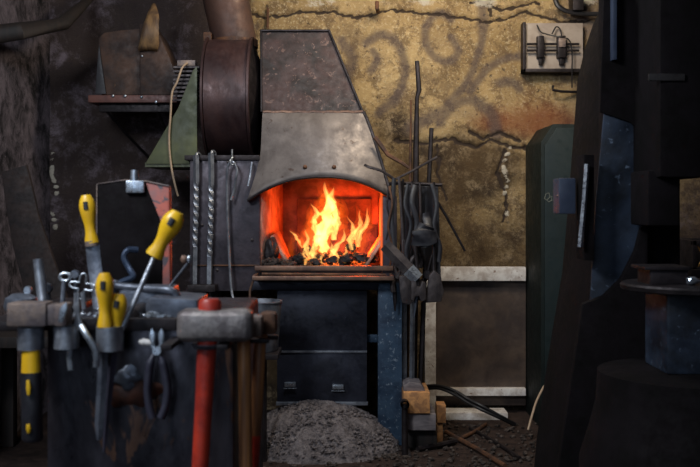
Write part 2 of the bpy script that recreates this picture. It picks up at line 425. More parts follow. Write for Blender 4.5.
# firebox interior
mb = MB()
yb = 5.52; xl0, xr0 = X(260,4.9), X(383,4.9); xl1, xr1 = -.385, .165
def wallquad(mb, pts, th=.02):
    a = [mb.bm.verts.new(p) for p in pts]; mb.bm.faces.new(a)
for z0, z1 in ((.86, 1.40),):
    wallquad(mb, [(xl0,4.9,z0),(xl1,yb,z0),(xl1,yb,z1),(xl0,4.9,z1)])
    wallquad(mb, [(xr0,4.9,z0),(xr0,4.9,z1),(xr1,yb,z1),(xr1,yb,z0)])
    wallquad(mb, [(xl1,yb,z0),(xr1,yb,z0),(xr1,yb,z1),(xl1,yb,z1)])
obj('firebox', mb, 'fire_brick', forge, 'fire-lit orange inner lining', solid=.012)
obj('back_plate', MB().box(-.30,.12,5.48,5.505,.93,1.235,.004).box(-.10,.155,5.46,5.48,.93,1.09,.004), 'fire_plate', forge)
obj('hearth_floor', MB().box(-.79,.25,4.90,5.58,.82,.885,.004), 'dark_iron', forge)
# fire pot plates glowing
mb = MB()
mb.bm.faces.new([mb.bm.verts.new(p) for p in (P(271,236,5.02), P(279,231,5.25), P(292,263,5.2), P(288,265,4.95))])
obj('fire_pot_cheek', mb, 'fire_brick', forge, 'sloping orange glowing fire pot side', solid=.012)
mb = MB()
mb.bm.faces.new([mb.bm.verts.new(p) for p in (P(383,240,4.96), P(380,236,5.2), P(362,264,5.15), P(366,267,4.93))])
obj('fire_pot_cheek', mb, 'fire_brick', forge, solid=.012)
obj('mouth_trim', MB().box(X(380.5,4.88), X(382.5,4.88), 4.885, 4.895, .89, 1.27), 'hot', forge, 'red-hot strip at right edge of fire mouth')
# cheeks / front plates
fp = obj('front_plate', MB().pbox(190,260,156,291,4.885,.02,.003), 'forge_plate', forge, 'dark riveted plate left of the fire')
mb = MB().tube([P(191,265.5,4.88), P(259,265.5,4.88)], .004, 6)
obj('plate_seam', mb, 'rusty_iron', fp)
for a, b in ((199,160),(228,162),(252,164),(252,240),(202,225),(217,270)):
    obj('rivet', MB().rock(P(a,b,4.878), .008, 1, (1,.6,1), 0), 'scale_iron', fp)
obj('front_plate', MB().pbox(383,397,196,291,4.885,.02,.003), 'forge_plate', forge)
obj('side_plate', MB().box(X(190,4.9), X(190,4.9)+.015, 4.9, 5.58, .75, 1.45), 'forge_plate', forge)
obj('blower_shelf', MB().box(-.83,-.455,4.87,5.6,1.425,1.45,.003), 'dark_iron', forge, 'iron shelf carrying the blower drum')
obj('hood_strap', MB().tube([P(252,162,4.84),P(250,176,4.835),P(248,186,4.835)], .006, 6), 'grey_steel', forge)
# tray frame sticking out at the front
mb = MB()
y0, y1 = 4.70, 4.87
mb.box(X(255,y1), X(393,y1), y1-.02, y1, Z(268,y1)-.012, Z(268,y1)+.012, .003)
tr = obj('tray_rail', mb, 'rail_iron', forge, 'worn brown rail in front of the fire')
obj('tray_rail', MB().box(X(252,y0), X(394,y0), y0, y0+.016, Z(280,y0)-.002, Z(277,y0)+.004, .003), 'rail_iron', forge, 'lower worn brown rail of the hearth tray')
for a in (253.5, 392):
    obj('tray_end', MB().box(X(a,y0)-.007, X(a,y0)+.007, y0+.012, y1+.02, Z(280,y0), Z(277,y0)+.006, .002), 'rail_iron', forge)
obj('tray_floor', MB().box(X(254,y0), X(392,y0), y0+.016, 4.9, Z(280,y0)-.004, Z(280,y0)+.001), 'dark_iron', forge)
obj('tray_rod', MB().tube([P(262,274,4.79), P(386,275,4.79)], .007, 8), 'rusty_iron', forge)
obj('tray_leg', MB().tube([P(253,281,4.71), P(250,290,4.72), P(249,335,4.74)], .006, 6), 'rail_iron', forge)
# table and legs
obj('apron_beam', MB().pbox(252,402,281.5,290,4.86,.05,.003), 'box_plate', forge)
for nm, x0, x1, y in (('r', 378, 402, 4.85),):
    obj('leg', MB().box(X(378,y), X(402,y), y, y+.10, 0, Z(283,y), .004), 'blue_paint', forge, 'blue painted wide steel leg')
obj('leg', MB().box(.17, .25, 5.48, 5.56, 0, .83, .004), 'blue_paint', forge)
obj('leg', MB().box(-.79, -.72, 4.90, 4.98, 0, .83, .004), 'dark_iron', forge)
obj('leg', MB().box(-.79, -.72, 5.48, 5.56, 0, .83, .004), 'dark_iron', forge)
obj('cross_bar', MB().box(.085,.145,4.95,4.98,.50,.54,.003), 'blue_paint', forge)
cb = obj('ash_box', MB().pbox(277,367,290,351,4.90,.45,.004), 'box_plate', forge, 'blue-black steel box under the hearth')
dr = obj('ash_drawer', MB().pbox(277,367,353,404,4.895,.45,.004), 'box_plate', forge, 'lower half of steel box with two bright latches')
obj('drawer_lip', MB().pbox(276,368,402,405.5,4.885,.02,.002), 'grey_steel', dr)
obj('drawer_edge', MB().pbox(277,367,350.8,352.8,4.888,.01,.001), 'grey_steel', dr)
for a, b in ((284.5,384.5),(332.5,387)):
    l = obj('latch', MB().pbox(a,a+11,b-2.2,b+2.4,4.878,.016,.002), 'bright_steel', dr, 'small bright steel latch')
    obj('latch_pin', MB().tube([P(a-1,b+4,4.88), P(a+12,b+4,4.88)], .003, 6), 'bright_steel', dr)
# tool rail at the right cheek
obj('tool_rail', MB().tube([P(385,184,4.88), P(398,183,4.80), P(442,185,4.80)], .009, 8), 'dark_iron', forge, 'iron rail carrying tongs right of the fire')
# bottom rest for twisted rods
obj('rod_rest', MB().pbox(187,215,285,292,4.80,.085,.003), 'dark_iron', forge)

# coal bed and fire
def heap(cx, cy, z, rx, ry, hh, n, rmin, rmax, mat, name, seedh=1):
    mb = MB()
    g = bmesh.ops.create_grid(mb.bm, x_segments=48, y_segments=36, size=1)
    def hgt(u, v): return hh*max(0, 1-(u*u+v*v))**.8
    for v in g['verts']:
        u, w = v.co.x, v.co.y; q = noise.noise(Vector((u*4, w*4, seedh)))*.14*hh + noise.noise(Vector((u*14, w*14, seedh)))*.07*hh
        edge = max(0, 1-(u*u+w*w))
        v.co = Vector((cx+u*rx, cy+w*ry, z+hgt(u, w)+q*min(1, edge*4)-(.012 if edge <= 0 else 0)))
    for _ in range(n):
        a = R.random()*2*PI; q = math.sqrt(R.random())*.98; u, w = q*math.cos(a), q*math.sin(a); r = R.uniform(rmin, rmax)
        mb.rock((cx+u*rx, cy+w*ry, z+hgt(u, w)+r*.25), r, 1, (R.uniform(.7,1.2), 1, R.uniform(.5,.9)), .35)
    return mb
o = obj('coal_bed', heap(X(325,5.15), 5.16, .875, .23, .19, .055, 150, .016, .034, 'coal', 'coal_bed'), 'coal', smooth=False)
tag(o, 'bed of glowing coals under the flames in the forge', 'coals', kind='stuff')
mb = MB()
for i in range(160):
    u = R.random(); y = R.uniform(4.9, 4.99)
    mb.rock((X(262,4.93)+u*.17, y, .892+R.random()*.035*(1-abs(u-.3))), R.uniform(.007,.014), 1)
o = obj('ash_crumbs', mb, 'clinker', smooth=False); tag(o, 'grey ash crumbs at the left lip of the hearth', 'ash', kind='stuff')
mb = MB()
mb.rock(P(272,250,4.99), .05, 3, (.72,.8,1.25), .25)
o = obj('coal_lump', mb, 'black_coal', smooth=False); tag(o, 'large black coal lump at left end of the hearth', 'coal')
for i, (a, b, Y, r) in enumerate(((300,258,5.0,.034),(316,262,4.97,.026),(333,260,5.0,.03),(347,259,4.99,.034),(360,257,5.0,.036),(372,260,4.98,.026),(308,250,5.08,.03),(352,248,5.1,.032))):
    o = obj('coal_lump', MB().rock(P(a,b,Y), r, 2, (1.1,.9,.75), .45), 'coal', smooth=False)
    tag(o, 'charred coal lump in the burning fire bed', 'coal', 'coal lumps in the fire')
fire = thing('fire', 'bright yellow and orange flames leaping from the coals', 'fire', (X(325,5.12), 5.12, .9))
def tongue(pts, rad, Y, mat, wig=.25, seed=0):
    base = smooth_path([P(a, b, Y+dy) for a, b, dy in pts], 9); k = len(base)
    mb = MB(); rings = []; n = 20
    sr = S(1, Y)
    for i, p in enumerate(base):
        t = i/(k-1); q = t*(len(rad)-1); j = min(int(q), len(rad)-2); r = (rad[j]+(rad[j+1]-rad[j])*(q-j))*sr*(.84 if 'inner' in mat else .95)
        ring = []
        for m in range(n):
            a = 2*PI*m/n; d = Vector((math.cos(a), math.sin(a)*.6, 0))
            w = 1+wig*2.0*noise.noise(Vector((math.cos(a)*1.5+seed*3.1, math.sin(a)*1.5, t*9+seed)))+.55*noise.noise(Vector((math.cos(a)*3+seed, math.sin(a)*3, t*20+seed)))
            off = noise.noise(Vector((seed*2.2, t*5, .5)))*sr*4*t
            ring.append(mb.bm.verts.new(p+d*max(r*w, .0008)+Vector((off, 0, 0))))
        rings.append(ring)
    for i in range(k-1):
        for m in range(n): mb.bm.faces.new((rings[i][m], rings[i][(m+1)%n], rings[i+1][(m+1)%n], rings[i+1][m]))
    mb.bm.faces.new(rings[0][::-1]); mb.bm.faces.new(rings[-1])
    bmesh.ops.recalc_face_normals(mb.bm, faces=mb.bm.faces)
    return obj('flame_tongue', mb, mat, fire)
T = [ # outer flames
 ([(327,262,0),(321,240,0),(326,214,0),(329,196,0),(327,180,0)], [9,15,14,9,.2], 5.12, 0),
 ([(308,262,0),(305,240,.02),(311,220,.02),(308,203,.02)], [5,7,5,.2], 5.16, 0),
 ([(338,255,0),(342,235,0),(344,215,0),(337,186,0)], [5,6,5,.2], 5.15, 0),
 ([(350,258,0),(353,238,.02),(360,222,.02),(357,203,.02)], [5,6,5,.2], 5.10, 0),
 ([(361,254,0),(364,234,0),(371,220,0),(369,203,0)], [5,6,4,.2], 5.12, 0),
 ([(305,248,0),(299,240,0),(295,234,0),(289,228,0)], [3,4.5,3.5,.3], 5.05, 0),
 ([(317,236,0),(314,215,0),(321,200,0),(316,184,0)], [6,7,5,.2], 5.17, 0),
 ([(296,262,0),(290,250,0),(294,240,0),(290,232,0)], [3,4,3,.2], 5.2, 0),
 # inner white-yellow
 ([(326,256,-.03),(322,243,-.03),(326,222,-.03),(328,205,-.03),(326,181,-.03)], [3,8,8.5,6,.2], 5.12, 1),
 ([(334,240,0),(336,220,0),(331,202,0),(333,186,0)], [4,5,4.5,.2], 5.08, 1),
 ([(318,235,0),(314,222,0),(317,212,0),(313,203,0)], [4,4,3,.2], 5.08, 1),
 ([(310,259,0),(306,248,0),(308,238,0),(304,228,0)], [2.6,3.4,2,.2], 5.02, 1),
 ([(302,248,0),(299,241,0),(295,235,0),(291,230,0)], [1,2.4,2.2,.3], 5.02, 1),
 ([(316,262,0),(313,252,0),(317,240,0),(313,224,0)], [3,4,4,.2], 5.05, 1),
 ([(331,258,0),(337,246,0),(343,238,0),(344,228,0)], [3,3.5,2.6,.2], 5.04, 1),
 ([(340,264,0),(337,256,0),(332,250,0),(329,242,0)], [2,3,3,.2], 4.99, 1),
 ([(352,250,0),(350,240,0),(353,230,0),(348,216,0)], [2,3.6,3,.2], 5.04, 1),
 ([(358,247,0),(360,233,0),(367,222,0),(366,207,0)], [2.4,3.6,2.6,.2], 5.03, 1),
 ([(354,240,0),(357,230,0),(361,222,0),(359,209,0)], [2,3,2.2,.2], 5.03, 1),
 ([(345,263,0),(344,255,0),(347,250,0),(343,244,0)], [1.5,2,1.5,.2], 4.98, 1),
 ([(305,265,0),(306,258,0),(303,252,0),(305,245,0)], [1.5,2.2,1.5,.2], 4.97, 1),
 ([(322,265,0),(321,259,0),(324,254,0),(321,248,0)], [1.5,2.2,1.5,.2], 4.97, 1),
]
for i, (pts, rad, Y, k) in enumerate(T):
    tongue(pts, rad, Y, 'flame_inner' if k else 'flame_outer', .42, i+1)
# ash heap under the forge
o = obj('ash_heap', heap(X(317,4.75), 4.86, 0, .41, .36, .215, 2600, .003, .010, 'ash', 'ash_heap', 5), 'ash', smooth=False)
tag(o, 'grey heap of ash and clinker spilled under the forge', 'ash heap', kind='stuff')

# ------------------------------------------------------------------ blower
bl = thing('blower', 'large rusty blower drum beside the hood on an iron shelf', 'blower', (-.645, 5.25, 1.45))
cz = 1.772; rr = .318
x0, x1 = X(202,4.93), X(246,4.93)
obj('drum', MB().lathe([(rr-.01,x0),(rr,x0+.004),(rr+.001,(x0+x1)/2),(rr,x1-.004),(rr-.01,x1)], (0,5.25,cz), 'X', 72), 'drum', bl, 'wide brown drum casing')
for a, b in ((x0-.010, x0), (x1, x1+.012)):
    obj('rim', MB().lathe([(rr-.005,a),(rr+.014,a),(rr+.014,b),(rr-.005,b)], (0,5.25,cz), 'X', 72), 'drum', bl)
obj('rim_lug', MB().box(x0-.03,x0+.012,5.17,5.21,cz+rr-.02,cz+rr+.03,.004), 'rusty_iron', bl)
obj('side_cover', MB().lathe([(rr-.03,x1+.012),(.2,x1+.045),(.05,x1+.05)], (0,5.25,cz), 'X', 48), 'dark_iron', bl)
mb = MB()
for i in range(9): mb.rock(P(212+R.uniform(-3,3)+1, 78+R.uniform(-9,9)+2, 4.93+.006), .003, 1)
obj('motor', MB().lathe([(.03,-.005),(.09,0),(.095,.03),(.095,.13),(.08,.16)], (x0-.150,5.15,Z(84,5.12)), 'X', 24), 'dark_iron', bl, 'dark motor with cooling fins')
mb = MB()
for i in range(9): mb.box(x0-.165, x0-.03, 5.035, 5.06, Z(67+i*4.1,5.04)-.006, Z(67+i*4.1,5.04)+.004)
obj('cooling_fin', mb, 'scale_iron', bl)
obj('terminal_box', MB().pbox(177,195,60,66,5.03,.08,.004), 'hammer_rusty', bl)
gg = obj('belt_guard', MB().pprism([(145,164),(197,164),(197,66),(193,70),(178,108)], 4.99,.012,.003), 'green_paint', bl, 'olive green triangular belt guard')
obj('guard_foot', MB().box(X(145,5.0),X(197,5.0),5.0,5.45,Z(165,5.0)-.01,Z(163,5.0)+.002), 'green_paint', bl)
c = smooth_path([P(187,63,5.02),P(182,68,4.98),P(177,82,4.965),P(172,93,4.965),P(170.5,115,4.965),P(169,140,4.965),P(171,165,4.965),P(175,185,4.965),P(178,196,4.98)], 6)
obj('motor_cable', MB().tube(c, .0055, 8), 'cable_beige', bl, 'beige cable dangling in front of the belt guard')
# duct above
duct = thing('flue_pipe', 'brown tapering flue pipe rising above the blower drum', 'pipe', (X(232,5.3), 5.3, 2.05))
mb = MB(); pa = P(235,44,5.28); pb = P(226,0,5.28); d = (pb-pa)
pts = [pa, pb, pa+d*((ZC-pa.z)/(pb.z-pa.z))]
mb.tube(pts, [.118,.125,.13], 28)
obj('pipe', mb, 'duct', duct)
obj('pipe_collar', MB().tube([pa+Vector((0,0,-.02)), pa+Vector((0,0,.02))], [.125,.125], 28), 'rusty_iron', duct)

# ------------------------------------------------------------------ shelf with cowl, left
sh = thing('iron_shelf', 'red-brown iron shelf on the sooty wall under the leather hood', 'shelf', (X(132,5.3), YW, Z(108,5.3)))
zs_ = Z(95,5.2)
obj('shelf_plate', MB().box(X(88,5.2), X(177,5.2), 5.2, 5.7, zs_-.04, zs_, .004), 'shelf_red', sh)
obj('under_beam', MB().box(X(99,5.25), X(172,5.25), 5.25, 5.3, zs_-.085, zs_-.04, .003), 'dark_iron', sh)
obj('brace', MB().tube([Vector((X(106,5.25),5.26,zs_-.08)), Vector((X(126,5.45),5.45,zs_-.19)), Vector((X(150,5.68),5.69,zs_-.32))], .008, 6), 'dark_iron', sh)
obj('brace', MB().tube([Vector((X(157,5.25),5.26,zs_-.08)), Vector((X(170,5.6),5.69,zs_-.24))], .008, 6), 'dark_iron', sh)
for a, b in ((113,93),(125,93),(141.5,94),(156,99)):
    obj('bolt', MB().rock(P(a,b+3,5.198), .009, 2, (1,.7,1), 0), 'bright_steel', sh, 'small shiny bolt head')
cw = thing('bellows_hood', 'old brown riveted leather and iron hood with an upturned flap, on the wall shelf', 'hood', (X(140,5.4), 5.4, zs_))
def curved_panel(mb, outline_top, x0, x1, z0, yf, dep, n=14):
    pass
mb = MB()
prof = [(101,95),(98.5,60),(98,42),(100,36),(104,32.5),(122,30),(140,28.5),(141,95)]
mb.pprism(prof, 5.27, .26, .008); obj('hood_body', mb, 'leather', cw)
mb = MB(); mb.pprism([(140,95),(139.5,24),(150,22),(160,36),(169,56),(177,78),(178,95)], 5.255, .26, .008)
obj('hood_side', mb, 'leather', cw)
mb = MB(); nn = 10; rows = []
for j in range(nn+1):
    t = j/nn; w = [19,20,19.5,18,17,16,14.5,13,11,7,3][j]; cxp = 148-0*t+2*math.sin(t*2)+(4*t if t > .6 else 2.4*t); py = 50-46*t
    rows.append([mb.bm.verts.new(P(cxp-w/2+i*w/4, py+(i-2)**2*.2, 5.24-.06*math.sin(t*PI)-.0+.05*t)) for i in range(5)])
for j in range(nn):
    for i in range(4): mb.bm.faces.new((rows[j][i], rows[j][i+1], rows[j+1][i+1], rows[j+1][i]))
obj('flap', mb, wood('flap_leather', (.21,.12,.05), (.08,.045,.025), .6, (1,1,.3), 20), cw, 'lighter tan upturned flap', solid=.012)
for a, b in ((141.5,45),(142,56)): obj('rivet', MB().rock(P(a,b,5.253), .007, 2, (1,.6,1), 0), 'bright_steel', cw, 'shiny rivet')
obj('side_strap', MB().pprism([(95,94),(97,64),(99,44),(101,60),(106,94)], 5.25, .015, .003), 'black_rubber', cw)
# beam upper left
mb = MB(); mb.tube([P(-30,38,4.7), P(20,31,4.75), P(62,24,5.0), P(86,2,5.5), P(98,-12,5.68)], [.05,.045,.042,.03,.024], 14, flat=.7)
o = obj('roof_timber', mb, 'dark_wood'); tag(o, 'dark crooked timber crossing the upper left corner', 'timber')
# tall strip leaning in left corner
mb = MB(); pts = [(1,172),(26,165),(32,188),(38,215),(50,250),(64,290),(78,330),(34,330),(24,290),(13,248),(6,208)]
mb.pprism(pts, 4.6, .03, .004)
mb2 = MB(); 
o = obj('rusty_blade', mb, metal('blade_rust', (.030,.017,.014), (.012,.008,.008), .7, .1, 12)); tag(o, 'broad dark rusty blade propped against the left wall', 'blade')
o.location.z += 0
# stand that supports the blade: rough work table behind the tool stand
tb = thing('workbench', 'dark low workbench in the shadow behind the tool stand', 'bench', (-1.25, 4.6, 0))
zt = Z(330,4.6)
obj('bench_top', MB().box(-1.74,-.98,4.35,4.9,zt-.05,zt,.004), 'dark_wood', tb)
for a, b in ((-1.70,4.4),(-1.05,4.4),(-1.70,4.85),(-1.05,4.85)): obj('leg', MB().box(a-.03,a+.03,b-.03,b+.03,0,zt-.05,.003), 'dark_wood', tb)

# drum/bucket between stand and forge
bk = thing('metal_bucket', 'grey steel bucket standing in the gap left of the forge box', 'bucket', (X(262,4.45), 4.45, 0))
zb0, zb1 = Z(352,4.4), Z(303,4.4)
obj('bucket_body', MB().lathe([(.085,zb0),(.092,zb0+.01),(.108,zb1),(.112,zb1),(.112,zb1+.006),(.104,zb1+.006),(.088,zb0+.02)], (X(258,4.45),4.45,0), 'Z', 32, False), 'grey_steel', bk)
bx = thing('iron_stool', 'dark iron stool under the grey bucket', 'stool', (X(258,4.45), 4.45, 0))
obj('stool_top', MB().box(X(258,4.45)-.13, X(258,4.45)+.10, 4.33,4.57, zb0-.025, zb0-.001,.003), 'dark_iron', bx)
for a, b in ((-.11,-.10),(.02,-.10),(-.11,.10),(.02,.10)):
    q = Vector((X(258,4.45)+a, 4.45+b, 0)); obj('leg', MB().tube([q+Vector((0,0,zb0-.02)), q], .012, 8), 'dark_iron', bx)

# ------------------------------------------------------------------ rods on forge left
def twisted(px, py0, py1, Y, tw0, tw1, lab):
    mb = MB(); n = 90; pts = []
    a = P(px, py0, Y); b = P(px-1.0, py1, Y+.01)
    rings = []; ang = 0
    for i in range(n+1):
        t = i/n; p = a.lerp(b, t)+Vector((.003*math.sin(t*5), 0, 0))
        if tw0 < t < tw1: ang += .27
        r = .0145
        rings.append([mb.bm.verts.new(p+Vector((math.cos(ang+k*PI/2)*r, math.sin(ang+k*PI/2)*r, 0))) for k in range(4)])
    for i in range(n):
        for k in range(4): mb.bm.faces.new((rings[i][k], rings[i][(k+1)%4], rings[i+1][(k+1)%4], rings[i+1][k]))
    mb.bm.faces.new(rings[0]); mb.bm.faces.new(rings[-1][::-1]); bmesh.ops.recalc_face_normals(mb.bm, faces=mb.bm.faces)
    top = a; mb.tube(smooth_path([a+Vector((0,0,-.01)), a+Vector((.004,.01,.008)), a+Vector((.012,.04,.004)), a+Vector((.014,.05,-.02))], 4), .008, 8)
    o = obj('twisted_rod', mb, 'grey_steel', smooth=False); tag(o, lab, 'rod')
twisted(196, 155, 284, 4.835, .22, .72, 'twisted square iron rod at the left on the forge plate, above the rod rest')
twisted(211, 153, 284, 4.835, .25, .80, 'twisted square iron rod nearer the hook, on the forge plate')
c = smooth_path([P(230,176,4.83)+Vector((0,0,0)),P(235,178,4.83),P(237,172,4.82),P(234,163,4.82),P(231,160,4.825),P(228,164,4.83),P(227,175,4.83),P(227,215,4.83),P(230,250,4.83),P(231,285,4.82),P(233,300,4.80),P(241,306,4.76),P(250,306,4.73)], 5)
mb = MB(); mb.tube(smooth_path([P(231,200,4.83),P(234,190,4.83),P(236,178,4.82),P(237,170,4.82),P(233,162,4.82),P(229,164,4.825),P(227,175,4.83),P(227.5,215,4.83),P(229,250,4.83),P(231,285,4.81),P(234,300,4.79),P(243,306,4.76),P(251,306,4.73)], 5), .0065, 8)
o = obj('fire_poker', mb, 'grey_steel'); tag(o, 'thin iron poker with looped top hanging left of the fire', 'poker')
o = obj('hanging_hook', MB().tube(smooth_path([P(232,150,4.87),P(232,155,4.845),P(232,158,4.83),P(230,161,4.82),P(232,165,4.80),P(235,163,4.82)], 4), .005, 8), 'bright_steel'); tag(o, 'small bright hook at the top of the fire poker', 'hook')

# ------------------------------------------------------------------ tongs and bars right of the fire
def tongs(px, pyt, pyb, Y, sp, lab, jaw=1.0, mat='dark_iron', tilt=0):
    t = thing('tongs', lab, 'tongs', P(px, pyb, Y), 'tongs hanging right of the fire')
    piv = P(px+tilt*.8, pyb-16*jaw, Y)
    for s in (-1, 1):
        mb = MB()
        mb.tube(smooth_path([P(px+s*sp, pyt, Y), P(px+s*sp*1.1+tilt*.3, (pyt+pyb)/2, Y), P(px+s*sp*.6+tilt*.7, pyb-26*jaw, Y), piv+Vector((0,s*.006,0)),
                 P(px-s*5*jaw+tilt, pyb-8*jaw, Y), P(px-s*4.5*jaw+tilt, pyb, Y)], 5), [.006]*10+[.008]*8+[.013*jaw]*8, 8)
        obj('rein', mb, mat, t)
    obj('pivot', MB().tube([piv+Vector((0,-.018,0)), piv+Vector((0,.018,0))], .013*jaw, 10), mat, t)
    return t
tongs(398,179,292,4.775,5,'iron tongs at the left end of the rail, reins close together',1.0,'scale_iron')
tongs(407,181,286,4.755,5,'iron tongs hanging second on the rail beside the bright flat bar',1.1)
tongs(427,182,300,4.775,7,'larger iron tongs hanging at the right end of the rail',1.6)
tongs(416,183,268,4.745,4,'short thin iron tongs hanging in the middle of the rail',.9,'scale_iron')
def bar(name, pts, r, mat, lab, cat, flat=1.0, n=6, grp=None):
    o = obj(name, MB().tube(pts, r, n, flat=flat), mat); return tag(o, lab, cat, grp)
fpy = lambda Y: HY+H*F/Y
bar('steel_bar', [P(417,61,5.0), P(419,90,4.99), P(417,98,4.99), P(416,150,4.98), P(415,250,4.97), P(413,fpy(4.93)-.5,4.93)], [.011,.013,.010,.015,.018,.018], 'dark_iron', 'tallest bent dark bar standing behind the tongs', 'bar')
bar('steel_bar', [P(431.5,128,5.02), P(428,200,5.0), P(418,fpy(4.95)-.5,4.95)], [.011,.012,.013], 'dark_iron', 'shorter dark bar standing right of the tallest bar', 'bar')
bar('steel_bar', [P(411,100,5.03), P(410,200,5.0), P(408,300,4.98), P(405,fpy(4.96)-.5,4.96)], [.005,.008,.01,.011], 'rusty_iron', 'thin rusty bar standing left of the tallest bar', 'bar')
bar('steel_bar', [P(404,195,4.93), P(404,fpy(4.9)-.5,4.9)], .014, 'grey_steel', 'grey flat bar standing against the blue forge leg', 'bar', .4, 4)
bar('steel_bar', [P(413,285,4.90), P(411,fpy(4.88)-.5,4.88)], .013, 'grey_steel', 'grey square bar standing below the tongs jaws', 'bar', 1, 4)
bar('iron_rod', [P(430,190,4.86), P(445,214,4.86), P(465,251,4.87)], [.007,.007,.006], 'dark_iron', 'thin dark rod slanting out right from the tongs rail', 'rod')
bar('iron_rod', smooth_path([P(365,165,4.755),P(369,167,4.74),P(382,171,4.74),P(394,179,4.75)], 5), .007, 'scale_iron', 'thin hooked rod crossing the right end of the grey hood', 'rod')
bar('iron_rod', [P(396,179,4.76),P(412,171,4.76),P(437,157,4.78)], .006, 'scale_iron', 'thin rod rising right from the knot of straps', 'rod')
bar('iron_rod', [P(375,137,4.87),P(388,155,4.85),P(402,163,4.84),P(409,168,4.84)], [.012,.011,.009,.007], 'rusty_iron', 'rusty rod angled beside the hood edge above the straps', 'rod', .7)
def strap(pts, w, lab, mat='black_rubber'):
    o = obj('hanging_strap', MB().tube(smooth_path(pts,5), w, 6, flat=.35), mat); tag(o, lab, 'strap', 'straps hung right of the fire')
strap([P(394,178,4.745),P(393,200,4.74),P(392,220,4.735),P(395,258,4.73)], .011, 'wide dark strap hanging nearest the fire mouth')
strap([P(399,178,4.735),P(401,205,4.73),P(403,240,4.73),P(404,262,4.73)], .007, 'narrow grey-brown strap hanging right of the wide dark strap', 'scale_iron')
strap([P(389,185,4.76),P(387,205,4.75),P(390,222,4.75),P(386,240,4.75)], .005, 'short thin strap at the lip of the hood', 'dark_iron')
strap([P(408,184,4.735),P(405,205,4.72),P(411,225,4.715),P(406,250,4.715),P(409,268,4.72)], .008, 'wavy dark strap hanging over the left edge of the apron')
strap([P(432,184,4.735),P(437,205,4.72),P(434,228,4.715),P(440,246,4.715),P(439,262,4.72)], .010, 'wavy dark strap hanging over the right edge of the apron')
strap([P(415,185,4.73),P(412,202,4.70),P(417,222,4.70),P(414,240,4.70)], .012, 'broad dark strap hanging over the middle of the apron')
strap([P(389,186,4.74),P(392,204,4.72),P(388,226,4.72),P(392,246,4.73),P(390,266,4.74)], .005, 'thin reddish strap beside the fire mouth', 'rusty_iron')
# dark hanging mass: leather aprons / mitt
mb = MB(); mb.tube(smooth_path([P(427,212,4.72),P(427,222,4.71),P(424,230,4.70),P(424,238,4.70),P(425,247,4.71)], 5), [.016]*3+[.02]*4+[.04]*4+[.058]*4+[.062]*4+[.03]*2, 14, flat=.45)
for v in mb.bm.verts: v.co += Vector((noise.noise(v.co*22), noise.noise(v.co*22+Vector((5,0,0))), noise.noise(v.co*22+Vector((0,7,0)))))*.014
o = obj('leather_glove', mb, 'black_rubber'); tag(o, 'dark leather glove hanging among the tongs', 'glove')
mb = MB(); g = bmesh.ops.create_grid(mb.bm, x_segments=30, y_segments=24, size=.5)
for v in g['verts']:
    u, t = v.co.x+.5, .5-v.co.y; px = 402+36*u+(u-.5)*6*t; py = 184+(88+10*math.sin(u*9)+6*u)*t
    v.co = P(px, py, 4.845+.014*math.sin(u*16+t*1.5)*(.4+t))
o = obj('leather_apron', mb, 'black_rubber', solid=.004); tag(o, 'dark creased leather apron hanging behind the tongs', 'apron')
# flat bar with bright end
fb = thing('flat_bar', 'flat iron bar slanting across the right hearth edge', 'bar', P(400,262,4.7))
d1, d2 = P(385,245,4.69), P(411,272,4.67)
obj('bar_body', MB().tube([d1, d1.lerp(d2,.5), d2], [.03,.032,.032], 4, flat=.35), 'scale_iron', fb)
obj('bright_end', MB().tube([d2-Vector((.012,.0,-.012)), P(418,279,4.665)], [.034,.030], 4, flat=.4), 'bright_steel', fb, 'bright bare metal end')
# jaws and hammer heads hung on low ring
for (pts, top, Y, lab) in (([(399,276),(408,275),(412,280),(412,303),(409,305),(402,303),(400,292)], (405,240), 4.70, 'small dark hammer head hanging left below the flat bar'),
                           ([(424,303),(427,292),(429,276),(434,270),(441,276),(444,292),(441,302)], (434,236), 4.69, 'sloping dark hammer head hanging at the far right below the tongs'),
                           ([(411,281),(416,279),(417,286),(420,287),(422,281),(426,283),(426,300),(421,302),(419,296),(415,297),(414,302),(411,300)], (415,246), 4.66, 'notched dark iron head hanging between two hammer heads')):
    xs_ = [p[0] for p in pts]; ys_ = [p[1] for p in pts]
    hm = thing('hammer_head', lab, 'hammer', P(sum(xs_)/len(xs_), max(ys_), Y), 'hammer heads below the tongs')
    obj('head', MB().pprism(pts, Y, .045, .006), 'scale_iron', hm)
    tx = min(xs_)*.5+max(xs_)*.5
    obj('shaft_stub', MB().tube([P(tx, min(ys_)+7, Y+.022), P(top[0]*.5+tx*.5, top[1]*.5+min(ys_)*.5, Y+.026), P(*top, Y+.03)], .009, 8), 'dark_iron', hm)
o = obj('cold_chisel', MB().tube([P(418,281,4.71),P(416,300,4.71),P(414,318,4.71)], [.012,.011,.004], 6), 'tool_steel'); tag(o, 'short blue-grey chisel hanging below the bright bar end', 'chisel')
o = obj('cold_chisel', MB().tube([P(394,284,4.80),P(395,300,4.80),P(395,311,4.80)], [.010,.010,.004], 6), 'dark_iron'); tag(o, 'dark chisel hanging in front of the blue leg top', 'chisel')

